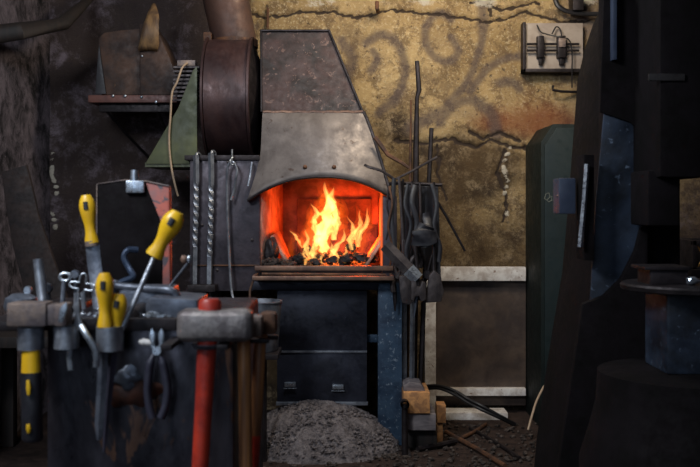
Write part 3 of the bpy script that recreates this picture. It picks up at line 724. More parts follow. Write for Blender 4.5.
# ------------------------------------------------------------------ framed panel on back wall
pn = thing('framed_panel', 'brown metal panel in a white painted frame against the wall', 'panel', (X(480,5.62), 5.64, 0))
obj('panel_sheet', MB().box(X(428,5.62), X(526,5.62), 5.625, 5.65, .04, Z(270,5.62), .002), 'panel_metal', pn)
obj('frame_rail', MB().box(X(436,5.58), X(526,5.58), 5.58, 5.63, Z(281,5.58), Z(267,5.58), .004), 'white_paint', pn, 'white top rail of the frame')
obj('frame_stile', MB().box(X(425,5.57), X(436,5.57), 5.57, 5.62, .0, Z(281,5.57), .004), 'white_paint', pn, 'white upright of the frame')
obj('frame_rail', MB().box(X(436,5.58), X(526,5.58), 5.58, 5.63, Z(396,5.58), Z(388.5,5.58), .004), 'white_paint', pn)
o = obj('white_plank', MB().box(X(438,5.42), X(508,5.42), 5.42, 5.56, 0, .04, .003), 'white_paint'); tag(o, 'reddish white plank lying on the floor before the panel', 'plank')

# ------------------------------------------------------------------ wood blocks
blk = 'wood blocks stacked beside the blue leg'
def block(pxa, pxb, pya, pyb, Y, dep, mat, lab, rot=0, topw=None):
    mb = MB(); x0, x1, z0, z1 = X(pxa,Y), X(pxb,Y), Z(pyb,Y), Z(pya,Y); cx_ = (x0+x1)/2
    mt = Matrix.Translation((cx_, Y+dep/2, z0)) @ Matrix.Rotation(rot, 4, 'Z') @ Matrix.Translation((-cx_, -Y-dep/2, -z0))
    mb.box(x0,x1,Y,Y+dep,z0,z1,.004,mt); o = obj('wood_block', mb, mat); tag(o, lab, 'wood block', blk); return o
fb_ = fpy(4.74)
block(404,437,431,fb_,4.78,.18,'dark_wood','dark squared block on the floor at the bottom of the wood stack')
block(405,436,414,430.5,4.72,.26,'block_grey','grey-faced wood block lying third from the top of the stack')
block(403.5,430,392.5,413.5,4.70,.26,'block_end','orange end-grain wood block with a pipe before it, near the top of the stack')
block(437,446,405,423,4.90,.1,'block_end','small orange block end poking out behind the stack at right')
block(437,443,424,fpy(4.9),4.91,.08,'block_end','narrow upright orange stub on the floor right of the stack')
mb = MB(); mb.pprism([(403.5,392),(426,392),(421,384),(410,383),(403.5,386)], 4.74, .16, .003)
o = obj('wood_block', mb, 'block_grey'); tag(o, 'slanted grey wood offcut on top of the wood stack', 'wood block', blk)
pp = P(405,405,4.64)
mb = MB(); mb.lathe([(.021,0),(.021,.05),(.014,.05),(.014,.0)], (pp.x,pp.y,pp.z), 'Y', 20, False)
ppt = thing('steel_pipe', 'dark pipe with open end leaning before the wood blocks', 'pipe', (pp.x, pp.y+.02, 0))
obj('pipe_end', mb, 'dark_iron', ppt)
obj('pipe_post', MB().tube([Vector((pp.x,pp.y+.025,pp.z)), Vector((pp.x,pp.y+.02,.0))], .015, 12), 'dark_iron', ppt)
# cables
for a, lab in ((0,'upper black cable looping from the white upright to the floor'),(1,'lower black cable sagging beside the wood blocks')):
    dz = a*2.5
    c = smooth_path([P(426,386+dz,5.4),P(440,386+dz,5.35),P(455,391+dz*1.5,5.3),P(468,399+dz*1.5,5.25),P(482,406+dz*1.5,5.2),P(500,416+a*2,5.2),P(515,424+a,5.25)], 6)
    for v in c: v.z = max(v.z, .012+.0*a)
    o = obj('power_cable', MB().tube(c, .009, 8), 'cable_black'); tag(o, lab, 'cable')
# floor scrap
sc = [((446,432),(505,466),.012,'rusty_iron','rusty rod lying on the floor pointing at the camera'),
      ((470,428),(520,458),.009,'dark_iron','thinner dark rod lying right of the rusty rod'),
      ((418,449),(456,441),.014,'dark_iron','short dark bar lying before the wood blocks'),
      ((462,438),(486,424),.010,'rusty_iron','short rusty offcut lying crosswise on the floor'),
      ((400,430),(410,456),.008,'scale_iron','little iron pin on the floor beside the blue leg')]
def FP(px, py, r):
    Y = (H-r)*F/(py-HY); return P(px, py, Y)
for (a, b, r, m, lab) in sc:
    p, q = FP(*a, r), FP(*b, r); p.z = q.z = r
    bar('scrap_rod', [p, p.lerp(q,.5)+Vector((.01,0,0)), q], r, m, lab, 'rod', 1, 8)
mb = MB()
for i in range(420):
    px = R.uniform(385, 560); py = R.uniform(424, 475); r = R.uniform(.004,.016); p = FP(px, py, 0)
    mb.rock((p.x, p.y, r*.4), r, 1, (1,1,.6), .4)
for i in range(260):
    a = R.uniform(0, 2*PI); q = R.uniform(.85,1.3)
    r = R.uniform(.004,.012); mb.rock((X(320,4.75)+math.cos(a)*.42*q, 4.80+math.sin(a)*.33*q, r*.4), r, 1, (1,1,.6), .4)
o = obj('floor_rubble', mb, 'clinker', smooth=False); tag(o, 'dark gravel and clinker crumbs scattered on the floor', 'rubble', kind='stuff')
c = smooth_path([P(553,378,5.1),P(545,385,5.1),P(537,400,5.05),P(533,412,5.0),P(528,430,4.95)], 6)
for v in c: v.z = max(v.z, .008)
o = obj('power_cable', MB().tube(c, .006, 8), 'cable_beige'); tag(o, 'thin beige cable curling to the floor by the green cabinet', 'cable')

# ------------------------------------------------------------------ fuse board
fbx = thing('fuse_board', 'white open fuse board with dark bars mounted high on the wall', 'fuse board', (X(554,5.66), 5.69, Z(72,5.66)))
Yb = 5.64
obj('board', MB().pbox(524,583,23,71,Yb,.05,.003), 'board_white', fbx)
obj('frame', MB().pbox(523,526,22,72,Yb-.03,.08,.002).pbox(523,584,68.5,72,Yb-.03,.08,.002), 'dark_iron', fbx, 'dark shallow frame')
for b in (44, 50.5): obj('bus_bar', MB().tube([P(527,b,Yb-.03), P(579,b,Yb-.03)], .007, 8), 'dark_iron', fbx)
for a, b, w in ((541,47.5,3.4),(562,47.5,4.2)):
    obj('fuse_holder', MB().pbox(a-w,a+w,b-12,b+10,Yb-.05,.05,.006).pbox(a-w*.5,a+w*.5,b+8,b+17,Yb-.035,.03,.004), 'dark_iron', fbx, 'dark fuse holder')
obj('fuse_clip', MB().pbox(559,566,37,47,Yb-.062,.02,.003), 'hammer_rusty', fbx)
obj('wire', MB().tube(smooth_path([P(537,25,Yb-.02),P(541,32,Yb-.04),P(550,35,Yb-.04),P(560,37,Yb-.065),P(569,40,Yb-.05),P(572,52,Yb-.045),P(572,70,Yb-.045),P(572,88,Yb-.02)], 5), .004, 6), 'cable_black', fbx)
obj('wire', MB().tube(smooth_path([P(552,34,Yb-.04),P(556,27,Yb-.03),P(560,29,Yb-.03),P(562,37,Yb-.05)], 5), .004, 6), 'cable_black', fbx)
o = obj('wall_hook', MB().tube([P(553,86,5.66),P(553,90,5.64),P(562,91.5,5.64),P(577,92,5.68)], .008, 6), 'dark_iron'); tag(o, 'small dark iron hook below the fuse board', 'hook')
o = obj('power_cable', MB().tube(smooth_path([P(553,-14,5.66),P(556,2,5.63),P(562,9,5.62),P(575,13,5.62),P(596,14,5.62),P(620,12,5.62)], 6), .014, 8), 'cable_black'); tag(o, 'thick black cable curving along the wall above the fuse board', 'cable')
o = obj('junction_box', MB().pbox(573,584,-6,10,5.58,.12,.006), 'dark_iron'); tag(o, 'dark junction box at the picture top above the fuse board', 'box')
o = obj('wall_spike', MB().tube([P(377,2,5.6),P(377,8,5.58),P(378,12,5.66)], .012, 8), 'rusty_iron'); tag(o, 'rusty stub of iron sticking from the wall near the top', 'spike')
o = obj('wall_spike', MB().tube([P(268,8,5.68),P(267.5,28,5.68)], .007, 6), 'rusty_iron'); tag(o, 'thin rusty pin on the wall above the upper hood', 'pin')

# ------------------------------------------------------------------ green cabinet
gc = thing('steel_cabinet', 'tall dark green steel cabinet with sloping top corner against the wall', 'cabinet', (X(560,5.25), 5.35, 0))
Yc = 5.2
obj('cabinet_body', MB().prism([(X(541,Yc),0),(X(541,Yc),Z(142,Yc)),(X(553,Yc),Z(124,Yc)),(X(625,Yc),Z(124,Yc)),(X(625,Yc),0)], Yc, 5.66, .006), 'cabinet_green', gc)
dd = obj('door', MB().prism([(X(544,Yc),.06),(X(544,Yc),Z(146,Yc)),(X(556,Yc),Z(128,Yc)),(X(620,Yc),Z(128,Yc)),(X(620,Yc),.06)], Yc-.02, Yc-.001, .004), 'cabinet_door', gc)
ck = [(544.5,199),(546,194),(549,193),(550,197),(547,200),(545,199),(549,202),(552,200),(551,196),(554,198),(553,201)]
obj('chalk_mark', MB().tube([P(a,b,Yc-.022) for a,b in ck], .0025, 5), 'chalk', dd, 'small faint chalk scribble')

# ------------------------------------------------------------------ power hammer, right
Yp = 3.25
ph = thing('power_hammer', 'tall black power hammer frame filling the right of the picture', 'power hammer', (X(640,3.5), 3.6, 0))
fr = [(640,-45),(606,-45),(601,5),(592,26),(584,50),(577,80),(574,120),(568,200),(562,270),(552,330),(544,380),(536,440),(530,fpy(3.9)),(640,fpy(3.9))]
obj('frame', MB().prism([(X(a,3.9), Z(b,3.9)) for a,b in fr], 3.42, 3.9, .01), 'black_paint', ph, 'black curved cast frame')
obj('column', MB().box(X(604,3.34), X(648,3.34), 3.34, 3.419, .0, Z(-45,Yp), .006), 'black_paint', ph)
obj('column_face', MB().pprism([(614,-45),(641,-45),(642,fpy(3.33)),(560,fpy(3.33)),(590,302),(596,200),(604,112)], 3.33, .01, .003), 'frame_blue', ph, 'scratched blue-black column face')  # blue-over-black patches imitate cool reflected light fading along the face
obj('lower_shade_sheet', MB().pprism([(545,fpy(3.3)),(583,304),(604,296),(622,278),(636,250),(642,226),(648,226),(648,fpy(3.3))], 3.29, .035, .006), 'black_paint', ph, 'added black sheet standing for shade on the lower column')  # added black sheet: shade on the lower column face, not a casing
obj('upper_shade_sheet', MB().pprism([(605,-45),(648,-45),(648,138),(630,122),(600,112),(602,60)], 3.315, .012, .003), 'black_paint', ph, 'added black sheet standing for shade on the upper column')  # added black sheet covering the face where the blue light ends
obj('guide_rail', MB().tube([P(587,164,3.2),P(584,205,3.2),P(580,247,3.2)], [.0085]*3, 4), 'bright_steel', ph, 'bright narrow steel guide')
obj('guide_rail_backing', MB().box(X(582,3.25),X(592,3.25),3.22,3.33,Z(260,3.25),Z(155,3.25),.003), 'black_paint', ph)
obj('guide_strip', MB().box(X(613,3.28),X(617,3.28),3.28,3.325,Z(56,3.2),Z(-25,3.2),.002), 'switch_blue', ph)
obj('ram_housing', MB().box(X(645,3.2),X(690,3.2),3.05,3.41,Z(178,3.05),Z(-60,3.05),.02), 'black_paint', ph, 'black ram housing')
obj('ram', MB().box(X(648,3.1),X(680,3.1),3.1,3.3,Z(226,3.1),Z(170,3.1),.01), 'black_paint', ph)
obj('name_plate', MB().box(X(648,3.05),X(684,3.05),3.04,3.052,Z(81,3.05),Z(74,3.05),.002), metal('plate_dim', (.022,.018,.018),(.012,.01,.01),.6,.1), ph, 'small worn blank plate')
sb = obj('switch_box', MB().pbox(559,576,178,214,3.3,.10,.006), 'switch_blue', ph, 'small blue-grey switch box')
for a, b in ((558.5,181),(557.5,196)): obj('screw', MB().rock(P(a,b,3.32), .0045, 1, (1,1,1), 0), 'rail_iron', sb, 'tiny brass screw')
an = thing('anvil_block', 'round topped dark blue anvil block at the lower right edge', 'anvil', (X(692,2.9), 2.95, 0))
ax, ay = X(694,2.95), 2.95; zt = Z(283,2.95)
obj('anvil_body', MB().box(ax-.115, ax+.15, ay-.10, ay+.12, Z(372,2.9), zt-.02, .012), 'frame_blue', an, 'dull blue square block')
obj('anvil_plate', MB().lathe([(.20,zt-.022),(.215,zt-.018),(.218,zt-.006),(.212,zt),(.12,zt+.004)], (ax,ay,0), 'Z', 56), 'dark_iron', an, 'round plate with worn bright rim')
obj('lower_die', MB().box(X(644,2.92),X(682,2.92),2.86,2.99,zt,zt+.045,.006).box(X(640,2.9),X(686,2.9),2.85,3.0,zt+.045,zt+.055,.003), 'dark_iron', an)
obj('anvil_base', MB().lathe([(.34,0),(.34,.42),(.31,.52),(.29,.60),(.285,Z(372,2.95)),(.12,Z(372,2.95)+.01)], (ax,ay,0), 'Z', 56), 'black_paint', an, 'wide black round base')
o = obj('steel_wedge', MB().rock((X(690,2.85),2.83,zt+.016), .014, 2, (1.4,1,.9), .3), 'bright_steel'); tag(o, 'small bright scrap of steel lying on the anvil plate', 'scrap')
ck2 = thing('side_table', 'dark side table behind the anvil at the right edge', 'table', (1.95, 4.7, 0))
obj('table_top', MB().box(1.58,2.3,4.5,4.95,.85,.90,.004), 'black_paint', ck2)
for a, b in ((1.63,4.55),(2.25,4.55),(1.63,4.9),(2.25,4.9)): obj('leg', MB().box(a-.03,a+.03,b-.03,b+.03,0,.85,.003), 'black_paint', ck2)
cr = thing('wire_crate', 'yellow wire crate glimpsed at the right edge behind the anvil', 'crate', (1.8, 4.65, .90))
mb = MB()
for i in range(12):
    x = 1.625+i*.04
    mb.tube([Vector((x,4.55,.905)), Vector((x+.06,4.55,1.01))], .004, 5); mb.tube([Vector((x+.06,4.548,.905)), Vector((x,4.548,1.01))], .004, 5)
obj('wire_mesh', mb, 'gold', cr)
obj('crate_rim', MB().box(1.60,2.14,4.54,4.56,1.01,1.035,.003).box(1.60,2.14,4.54,4.56,.90,.91,.002).box(1.60,1.62,4.54,4.85,.90,1.035,.002).box(2.12,2.14,4.54,4.85,.90,1.035,.002).box(1.60,2.14,4.83,4.85,.90,1.035,.002), 'dark_iron', cr)

# ------------------------------------------------------------------ foreground tool stand
YS = 2.06; zt = Z(322,YS)
ts = thing('tool_stand', 'dark steel stand full of hand tools at the lower left', 'tool stand', (-.44, 2.3, 0))
obj('stand_body', MB().box(X(46,YS), X(234,YS), YS, 2.62, 0, zt, .012), 'stand_plate', ts, 'dark worn steel body')
mb = MB(); mb.lathe([(.030,-.003),(.036,.0),(.03,.004)], (X(126,YS),YS-.001,Z(381,YS)), 'Y', 20)
sx, sz = X(126,YS), Z(381,YS)
obj('rust_scar', MB().rock((sx, YS-.001, sz+.004), .03, 3, (1,.25,.7), .5), 'tool_steel', ts, 'round burnt lump in the plate')
mb = MB(); n_ = 26; cc = [mb.bm.verts.new((sx+.012+math.cos(a)*.058*(1+.25*math.sin(3*a+1)), YS-.0015, sz-.022+math.sin(a)*.034*(1+.2*math.sin(5*a)))) for a in [2*PI*i/n_ for i in range(n_)]]
mb.bm.faces.new(cc[::-1])
obj('rust_patch', mb, metal('rust_patch', (.13,.045,.025), (.045,.022,.018), .7, .1, 30), ts, 'rough red-brown rust patch', solid=.001)
obj('front_strap', MB().box(X(6,2.03), X(176,2.03), 2.035, YS+.002, Z(331,2.03), Z(319,2.03), .003), 'dark_iron', ts)
def ring(px, r, py0, py1, Y):
    c_ = (X(px,Y), Y, 0); a, b = Z(py1,Y), Z(py0,Y)
    obj('tool_ring', MB().lathe([(r,a),(r,b),(r-.004,b),(r-.004,a),(r,a)], c_, 'Z', 28, False), 'grey_steel', ts, 'short steel tube holding tools')
ring(31,S(13,2.0),327,349,2.0); ring(66.5,S(12.5,2.0),326,348,2.0); ring(110,S(13.5,2.0),326,350,2.0)
for a, b in ((172,3),(226,3)): obj('bracket', MB().box(X(a,2.0)-.01, X(a,2.0)+.012, 1.93, YS+.01, Z(347,1.95)-.004, Z(343.5,1.95), .002), 'dark_iron', ts)
# left hammer
h1 = thing('club_hammer', 'hammer with yellow and black handle hanging at far left of stand', 'hammer', P(31,328,2.0))
obj('hammer_head', MB().pbox(6,46,303,327,1.965,.055,.006).pbox(45,56,305,326,1.97,.045,.006).pbox(54,66,304,327,1.968,.05,.006), 'hammer_rusty', h1, 'rusty grey steel head')
obj('neck', MB().tube([P(31,330,1.99),P(31,350,1.99),P(31,373,1.99)], [.017,.018,.020], 14, flat=.8), 'yellow', h1, 'yellow neck')
gp = obj('grip', MB().tube([P(31,372,1.99),P(31.5,400,1.99),P(32.5,438,1.99),P(32.5,441,1.99)], [.022,.021,.022,.018], 14, flat=.8), 'black_rubber', h1, 'black rubber grip')
for b0, b1 in ((380,395),(424,433)): obj('grip_inlay', MB().tube([P(28,b0,1.969),P(28.5,(b0+b1)/2,1.968),P(28.5,b1,1.970)], [.003,.005,.003], 8, flat=.5), 'yellow', gp)
# punch, boss, star knob, spanner
o = obj('steel_punch', MB().tube([P(38,259,2.26),P(41,285,2.26),P(44,309,2.24)], [.0115,.012,.012], 16), 'grey_steel'); tag(o, 'round steel punch standing upright behind the left hammer', 'punch')
bz = zt
o = obj('steel_disc', MB().lathe([(.035,0),(.04,.01),(.036,.03),(.02,.04)], (X(24,2.3),2.28,bz-.0), 'Z', 24), 'tool_steel'); tag(o, 'rounded steel cap behind the left hammer head', 'cap')
# shelf piece that carries far left items
obj('stand_shelf', MB().box(X(4,2.2), X(50,2.2), 2.062, 2.60, zt-.02, zt, .003), 'dark_iron', ts)
def star(mb, c_, r, n=4):
    pts = []
    for i in range(n*8):
        a = 2*PI*i/(n*8); q = r*(.72+.36*math.cos(n*a+.6)); pts.append(c_+Vector((math.cos(a)*q, 0, math.sin(a)*q)))
    mb.tube(pts+[pts[0], pts[1]], r*.085, 8, False)
sk = thing('valve_key', 'star shaped bright key standing among the left tools', 'key', P(83,309,2.25))
mb = MB(); star(mb, P(82,286,2.25), .028); obj('star_head', mb, 'bright_steel', sk)
obj('shaft', MB().tube([P(83,292,2.25),P(84,309,2.25)], .006, 8), 'grey_steel', sk)
sp = thing('ring_spanner', 'bright ring end spanner standing left of the star key', 'spanner', P(64,309,2.27))
mb = MB(); c_ = P(65,277,2.27); mb.tube([c_+Vector((math.cos(a)*.012,0,math.sin(a)*.009)) for a in [2*PI*i/16 for i in range(18)]], .004, 8, False)
obj('ring_end', mb, 'bright_steel', sp); obj('shaft', MB().tube([P(64,281,2.27),P(62,308,2.25)], .0055, 8), 'tool_steel', sp)
for i, (a, b, r, m, lab) in enumerate(((28,290,.010,'bright_steel','small bright bolt at far left above the steel cap'),(48,288,.012,'tool_steel','dark round nut right of the steel punch'),(75,274,.011,'tool_steel','dark nut above the star key'))):
    q = P(a, b, 2.3); t_ = thing('bolt', lab, 'bolt', (q.x, q.y, zt))
    obj('bolt_head', MB().lathe([(r*.9,-.006),(r,0),(r*.9,.008)], (q.x,q.y,q.z), 'Y', 8), m, t_)
    obj('shank', MB().tube([q, Vector((q.x+.002,q.y+.01,zt))], r*.4, 8), 'tool_steel', t_)
# pliers in second ring
pl = thing('pliers', 'bright slim pliers standing in the middle ring of the stand', 'pliers', P(80,372,1.99))
obj('jaw', MB().tube(smooth_path([P(79,293,2.0),P(78,305,2.0),P(78.5,318,2.0),P(81,330,2.0)],4), [.003]*4+[.005]*4+[.007]*5, 8), 'grey_steel', pl)
obj('jaw', MB().tube(smooth_path([P(75.5,293,2.0),P(75.5,306,2.0),P(78,318,2.0),P(76,330,2.0)],4), [.003]*4+[.005]*4+[.006]*5, 8), 'grey_steel', pl)
obj('handle', MB().tube(smooth_path([P(81,326,1.96),P(87,336,1.95),P(94,347,1.95),P(96.5,357,1.95),P(96,367,1.95)],4), .0065, 8), 'bright_steel', pl)
obj('handle', MB().tube(smooth_path([P(76,328,1.99),P(71,345,1.99),P(69.5,356,1.99),P(71,370,1.99)],4), .0065, 8), 'bright_steel', pl)
o = obj('scraper_blade', MB().pprism([(58,322),(60,308),(66,302),(67,309),(62,323)], 1.955, .006, .001), 'bright_steel'); tag(o, 'small white bright blade tip between hammer head and pliers', 'blade')
# yellow handled tools
def handle(thg, a, b, Y, w, hole=True, name='handle'):
    """moulded handle from butt a to ferrule b"""
    A, B = P(*a, Y), P(*b, Y); rad = [.55,.85,1.0,1.0,.92,.8,.68,.62,.66,.8,.85]; n = len(rad)
    h = obj(name, MB().tube([A.lerp(B, i/(n-1)) for i in range(n)], [w*q for q in rad], 18, flat=.8), 'yellow', thg, 'yellow plastic handle')
    if hole:
        c1, c2 = A.lerp(B,.14), A.lerp(B,.30)
        obj('hang_hole', MB().tube([c1+Vector((0,-w*.8,0)), c2+Vector((0,-w*.83,0))], w*.28, 10, flat=.35), 'black_rubber', h, 'dark hanging hole')
    return h
t1 = thing('file', 'yellow handled file leaning left of the black housing', 'file', P(98,309,2.38))
handle(t1, (86,195), (92,243), 2.36, .020)
obj('ferrule', MB().tube([P(91.5,241,2.36),P(92,246,2.36)], .017, 14, flat=.8), 'hammer_rusty', t1)
obj('file_blade', MB().tube([P(92.5,245,2.36),P(94,262,2.36),P(98,290,2.34),P(100,309,2.32)], [.017]*4, 4, flat=.3), 'tool_steel', t1, 'flat blue-grey blade')
t2 = thing('screwdriver', 'large yellow handled screwdriver slanting out of the third ring', 'screwdriver', P(118,335,2.0))
handle(t2, (178,212), (154,256), 2.06, .023)
obj('shaft', MB().tube([P(155,255,2.06),P(136,298,2.02),P(117,340,1.995)], .0055, 10), 'grey_steel', t2)
t3 = thing('file', 'upright yellow handled file in the third ring, taller of the two', 'file', P(105,440,2.0))
handle(t3, (104.5,273), (105,327), 1.985, .0185)
obj('blade', MB().tube([P(104,328,1.985),P(102,380,1.985),P(99,425,1.985),P(99,440,1.985)], [.010,.010,.009,.005], 4, flat=.5), 'tool_steel', t3)
t4 = thing('file', 'short yellow handled file in the third ring, with a big hanging hole', 'file', P(116,450,2.0))
handle(t4, (119,294), (115,338), 2.0, .019)
obj('blade', MB().tube([P(115,335,2.01),P(112,360,2.01),P(108,400,2.01),P(104,452,2.01)], [.010,.010,.008,.003], 4, flat=.6), 'grip', t4)
# machine housing
mh = thing('machine_housing', 'black angular machine housing with worn red side and a bright bolt', 'machine', (X(133,2.6), 2.6, zt))
YM = 2.52
mb = MB(); zb = zt
mb.prism([(X(97,YM),zb),(X(97,YM),Z(184,YM)),(X(125,YM),Z(180,YM)),(X(144,YM),Z(180.5,YM)),(X(162,YM),Z(226,YM)),(X(162,YM),zb)], YM, YM+.035, .003)
obj('front_panel', mb, 'black_paint', mh)
mb = MB(); mb.prism([(X(144,YM),Z(181,YM)),(X(169,YM),Z(186,YM)),(X(170,YM),zb),(X(162.2,YM),zb),(X(162.2,YM),Z(226,YM))], YM+.002, YM+.035, .003)
obj('side_panel', mb, 'red_wear', mh, 'worn reddish angled side panel')
obj('edge_trim', MB().tube([P(97,290,YM-.001),P(97,184,YM-.001),P(125,180,YM-.001),P(145,181,YM-.001),P(169,186,YM-.001)], .002, 6), 'hammer_rusty', mh)
bt = obj('clamp_plate', MB().pbox(125.5,144,180.5,193,YM-.012,.02,.004), 'bright_steel', mh, 'bright steel plate')
obj('bolt', MB().tube([P(134.5,181,YM),P(134.5,170,YM)], [.011,.010], 14), 'bright_steel', bt)
# blue bits
o = obj('bent_lever', MB().tube(smooth_path([P(138,250,2.45),P(128,250,2.44),P(124,258,2.43),P(130,270,2.42),P(133,277,2.40),P(120,283,2.38),P(113,290,2.36)],5), .008, 8), metal('lever_blue', (.06,.085,.14),(.03,.045,.08),.4,.5)); tag(o, 'bent blue-grey lever in front of the black housing', 'lever')
# vise
vs = thing('bench_vise', 'dark steel bench vise on the stand between file and sledgehammer', 'vise', (X(160,2.3), 2.3, zt))
zv = lambda py: Z(py,2.2)
obj('vise_body', MB().box(X(118,2.22),X(166,2.22),2.22,2.40,zt,Z(290,2.22),.01), 'tool_steel', vs)
obj('vise_jaw', MB().prism([(X(147,2.16),Z(318,2.16)),(X(147,2.16),Z(304,2.16)),(X(152,2.16),Z(296,2.16)),(X(199,2.16),Z(299,2.16)),(X(200,2.16),Z(318,2.16))], 2.14, 2.30, .006), 'grey_steel' if False else 'tool_steel', vs)
obj('vise_screw', MB().lathe([(.012,-.1),(.02,-.095),(.02,.02),(.012,.025)], (X(142,2.2),2.18,Z(312,2.18)), 'Y', 18), 'dark_iron', vs)
obj('vise_handle', MB().tube(smooth_path([P(114,285,2.25),P(125,287,2.24),P(150,289,2.22),P(168,290,2.2),P(176,295,2.2),P(178,306,2.2)],5), .0095, 10), 'tool_steel', vs, 'thick bent steel handle')
obj('vise_handle_end', MB().rock(P(114,285,2.25), .013, 2, (1,1,1), 0), 'tool_steel', vs)
# wing nut bolt
wn = thing('wing_nut_bolt', 'bright wing nut on a thin slanting bolt by the vise', 'bolt', P(172,300,2.4))
obj('shank', MB().tube([P(187,264,2.38),P(170,286,2.32),P(166,300,2.30)], .0035, 8), 'tool_steel', wn)
obj('wing', MB().rock(P(184,259,2.38), .009, 2, (1,.5,1.2), .2), 'rail_iron', wn); obj('wing', MB().rock(P(189,259,2.38), .008, 2, (.8,.5,1.2), .2), 'bright_steel', wn)
# small clutter on the top
for i, (a, r, m, lab) in enumerate(((152,.012,'bright_steel','bright metal offcut on the strap left of the big pliers'),(143,.008,'bright_steel','tiny shiny nut beside the third ring'),(192,.012,'bright_steel','bright cylinder behind the sledgehammer head'),(207,.02,'tool_steel','dark lump of iron behind the sledgehammer head'))):
    Y = 2.12 if i < 2 else 2.3
    o = obj('metal_scrap', MB().rock((X(a,Y),Y,zt+r*.6), r, 2, (1.4,1,.8), .3), m); tag(o, lab, 'scrap')
for i, (a, lab) in enumerate(((133,'shiny hex nut on the stand right of the third ring'),(60,'shiny hex nut beside the left hammer head on the stand'),(162,'shiny hex nut in front of the vise'))):
    o = obj('hex_nut', MB().lathe([(.006,0),(.013,0),(.013,.010),(.006,.010),(.006,0)], (X(a,2.1),2.095,zt+.0005), 'Z', 6, False), 'bright_steel', smooth=False); tag(o, lab, 'nut', 'loose nuts on the tool stand')
# swarf
mb = MB()
for i in range(70):
    px = R.uniform(50,180); Y = R.uniform(2.08,2.35); r = R.uniform(.002,.005); mb.rock((X(px,Y),Y,zt+r*.5), r, 1)
o = obj('metal_swarf', mb, 'bright_steel', smooth=False); tag(o, 'bright metal crumbs scattered on top of the tool stand', 'swarf', kind='stuff')
# big pliers
bp = thing('pliers', 'open jawed pliers with dark grips hanging on the stand front', 'pliers', P(157,418,2.0))
Yq = 2.015
for s, jx in ((-1,151),(1,162)):
    obj('jaw', MB().pprism([(156.5+s*1,353),(156.5+s*7,346),(156.5+s*7.5,334),(156.5+s*5,328),(156.5+s*1.2,334),(156.5+s*2.2,343)], Yq, .012, .002), 'bright_steel', bp)
obj('handle', MB().tube(smooth_path([P(159,350,Yq+.006),P(152,358,Yq),P(149,372,Yq),P(147.5,390,Yq),P(149,405,Yq),P(152,418,Yq)],4), [.005]*5+[.0085]*16, 10), 'grip', bp, 'dark plastic grip')
obj('handle', MB().tube(smooth_path([P(154,350,Yq+.006),P(161,358,Yq),P(165,372,Yq),P(167.5,390,Yq),P(166,405,Yq),P(161,418,Yq)],4), [.005]*5+[.0085]*16, 10), 'grip', bp, 'dark plastic grip')
obj('pivot', MB().tube([P(156.5,351,Yq-.006),P(156.5,351,Yq+.014)], .009, 12), 'bright_steel', bp)
o = obj('spark_plug', MB().tube([P(139,342,2.02),P(142,342,2.02),P(143,342,2.02),P(151,343,2.02)], [.004,.006,.008,.006], 10), 'white_paint'); tag(o, 'small white ceramic plug beside the pliers jaws', 'plug')
# sledge
sl = thing('sledgehammer', 'sledgehammer with massive grey head and bright red handle', 'sledgehammer', P(206,343,1.95))
Yh = 1.93
mb = MB(); x0, x1, z0, z1 = X(176,Yh), X(251,Yh), Z(343,Yh), Z(311,Yh)
prof = [(x0,.82),(x0+.012,1),(x0+.05,1),(x0+.06,.97),(x1-.05,.97),(x1-.04,1),(x1-.012,1),(x1,.82)]
zc_, hh_ = (z0+z1)/2, (z1-z0)/2
rings = []
for x, q in prof:
    h_ = hh_*q; cch = h_*.30; o8 = [(h_,-h_+cch),(h_,h_-cch),(h_-cch,h_),(-h_+cch,h_),(-h_,h_-cch),(-h_,-h_+cch),(-h_+cch,-h_),(h_-cch,-h_)]
    rings.append([mb.bm.verts.new((x, Yh+.034+a, zc_+b)) for a, b in o8])
for i in range(len(rings)-1):
    for k in range(8): mb.bm.faces.new((rings[i][k], rings[i][(k+1)%8], rings[i+1][(k+1)%8], rings[i+1][k]))
mb.bm.faces.new(rings[0]); mb.bm.faces.new(rings[-1][::-1]); bmesh.ops.recalc_face_normals(mb.bm, faces=mb.bm.faces)
bmesh.ops.bevel(mb.bm, geom=list(mb.bm.edges), offset=.002, segments=1, affect='EDGES')
obj('hammer_head', mb, 'sledge_steel', sl, 'massive worn grey steel head')
Yh2 = Yh+.034
obj('handle', MB().tube([P(210,299,Yh2),P(210,302,Yh2),P(210,312,Yh2),P(207,345,Yh2),P(204,400,Yh2),P(200,470,Yh2),P(196,540,Yh2),P(194,600,Yh2)], [.018,.023,.024,.020,.018,.017,.018,.019], 16, flat=.85), 'red_paint', sl, 'bright red painted handle')
obj('collar', MB().tube([P(207,344,Yh2),P(207,348,Yh2)], [.032,.026], 16), 'tool_steel', sl)
# two wooden handled hammers
for (hx0,hx1,hy0,hy1,Y,a,b,lab,red,hm) in ((226,262,316,338,2.005,244,246,'wooden handled hammer hanging just right of the sledgehammer',0,'hammer_rusty'),(259,276,313,335,2.06,257,252,'wooden handled hammer with red handle tip, rightmost on the stand',1,'rusty_iron')):
    t_ = thing('forge_hammer', lab, 'hammer', P((hx0+hx1)/2,hy1,Y))
    obj('hammer_head', MB().pbox(hx0,hx1,hy0,hy1,Y,.05,.01), hm, t_)
    y = Y+.02
    if red:
        obj('handle', MB().tube([P(263,332,y),P(260,345,y),P(257,400,y),P(254,436,y)], [.011,.013,.013,.014], 12), 'handle_wood', t_, 'brown wooden handle')
        obj('handle_tip', MB().tube([P(254,435,y),P(252,470,y),P(249,520,y)], [.0145,.014,.015], 12), 'red_paint', t_, 'red painted handle end')
    else:
        obj('handle', MB().tube([P(243,334,y),P(244,345,y),P(245,400,y),P(246,467,y),P(246,540,y)], [.011,.014,.0135,.014,.015], 12), 'handle_wood', t_, 'brown wooden handle')
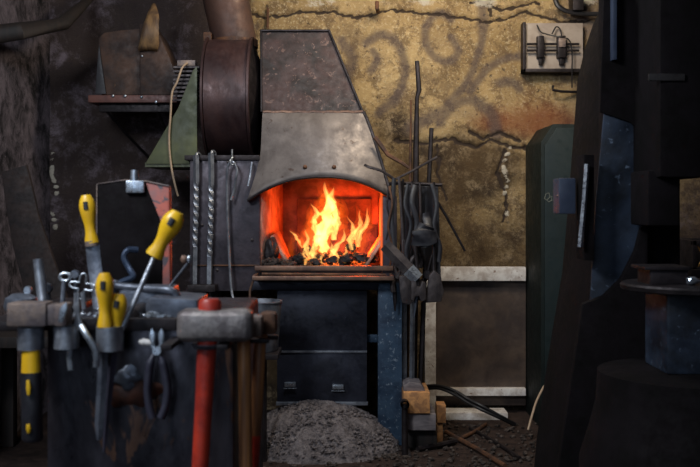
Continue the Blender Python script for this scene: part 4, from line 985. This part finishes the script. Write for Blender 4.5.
obj('hanger_arm', MB().box(X(228,2.06), X(270,2.06), 2.045, 2.058, Z(343,2.05), Z(338.5,2.05), .002), 'dark_iron', ts)
obj('hanger_arm', MB().box(X(228,2.1), X(278,2.1), 2.098, 2.112, Z(340,2.1), Z(335.5,2.1), .002), 'dark_iron', ts)

# ------------------------------------------------------------------ light
def area(name, loc, target, size, energy, col, sy=None):
    l = bpy.data.lights.new(name, 'AREA'); l.energy = energy; l.color = col; l.shape = 'RECTANGLE'; l.size = size; l.size_y = sy or size
    o = bpy.data.objects.new(name, l); C.objects.link(o); o.location = loc
    o.rotation_euler = (Vector(target)-Vector(loc)).to_track_quat('-Z', 'Y').to_euler(); return o
def point(name, loc, e, col, r=.05):
    l = bpy.data.lights.new(name, 'POINT'); l.energy = e; l.color = col; l.shadow_soft_size = r
    o = bpy.data.objects.new(name, l); C.objects.link(o); o.location = loc; return o
area('ceiling_lamp', (.55, 4.35, 2.9), (.30, 5.7, 1.8), .6, 42, (1,.86,.66))
area('doorway_daylight', (-1.0, -1.3, 1.9), (.1, 4.8, .8), 1.6, 20, (.62,.78,1), 1.8)
area('added_overhead_fill', (-.1, 3.45, 2.9), (.0, 4.7, .4), .5, 23, (.88,.93,1))  # added cool overhead light for forge foot and tool tops, no fixture modelled
area('added_left_light', (-1.4, 1.2, 2.6), (-.2, 3.2, .8), .6, 55, (.85,.92,1))  # added light from upper left for tool highlights, no window modelled
point('fire_glow', (.08, 5.22, 1.09), 10, (1,.065,.006), .07)
point('fire_glow_low', (.06, 5.12, .99), 4, (1,.10,.010), .05)
w = bpy.data.worlds.new('World'); bpy.context.scene.world = w; w.use_nodes = True
w.node_tree.nodes['Background'].inputs[0].default_value = (.5,.6,.8,1); w.node_tree.nodes['Background'].inputs[1].default_value = .03

# ------------------------------------------------------------------ camera
cam = bpy.data.cameras.new('camera'); co = bpy.data.objects.new('camera', cam); C.objects.link(co)
cam.sensor_width = 36; cam.lens = 36*F/700
co.location = (0, 0, H); co.rotation_euler = (PI/2, 0, 0)
cam.shift_y = -(233.5-HY)/700
cam.dof.use_dof = True; cam.dof.focus_distance = 4.85; cam.dof.aperture_fstop = 5.6
cam.clip_start = .05
bpy.context.scene.camera = co
vs_ = bpy.context.scene.view_settings
vs_.view_transform = 'Standard'; vs_.look = 'None'; vs_.exposure = 0; vs_.gamma = 1
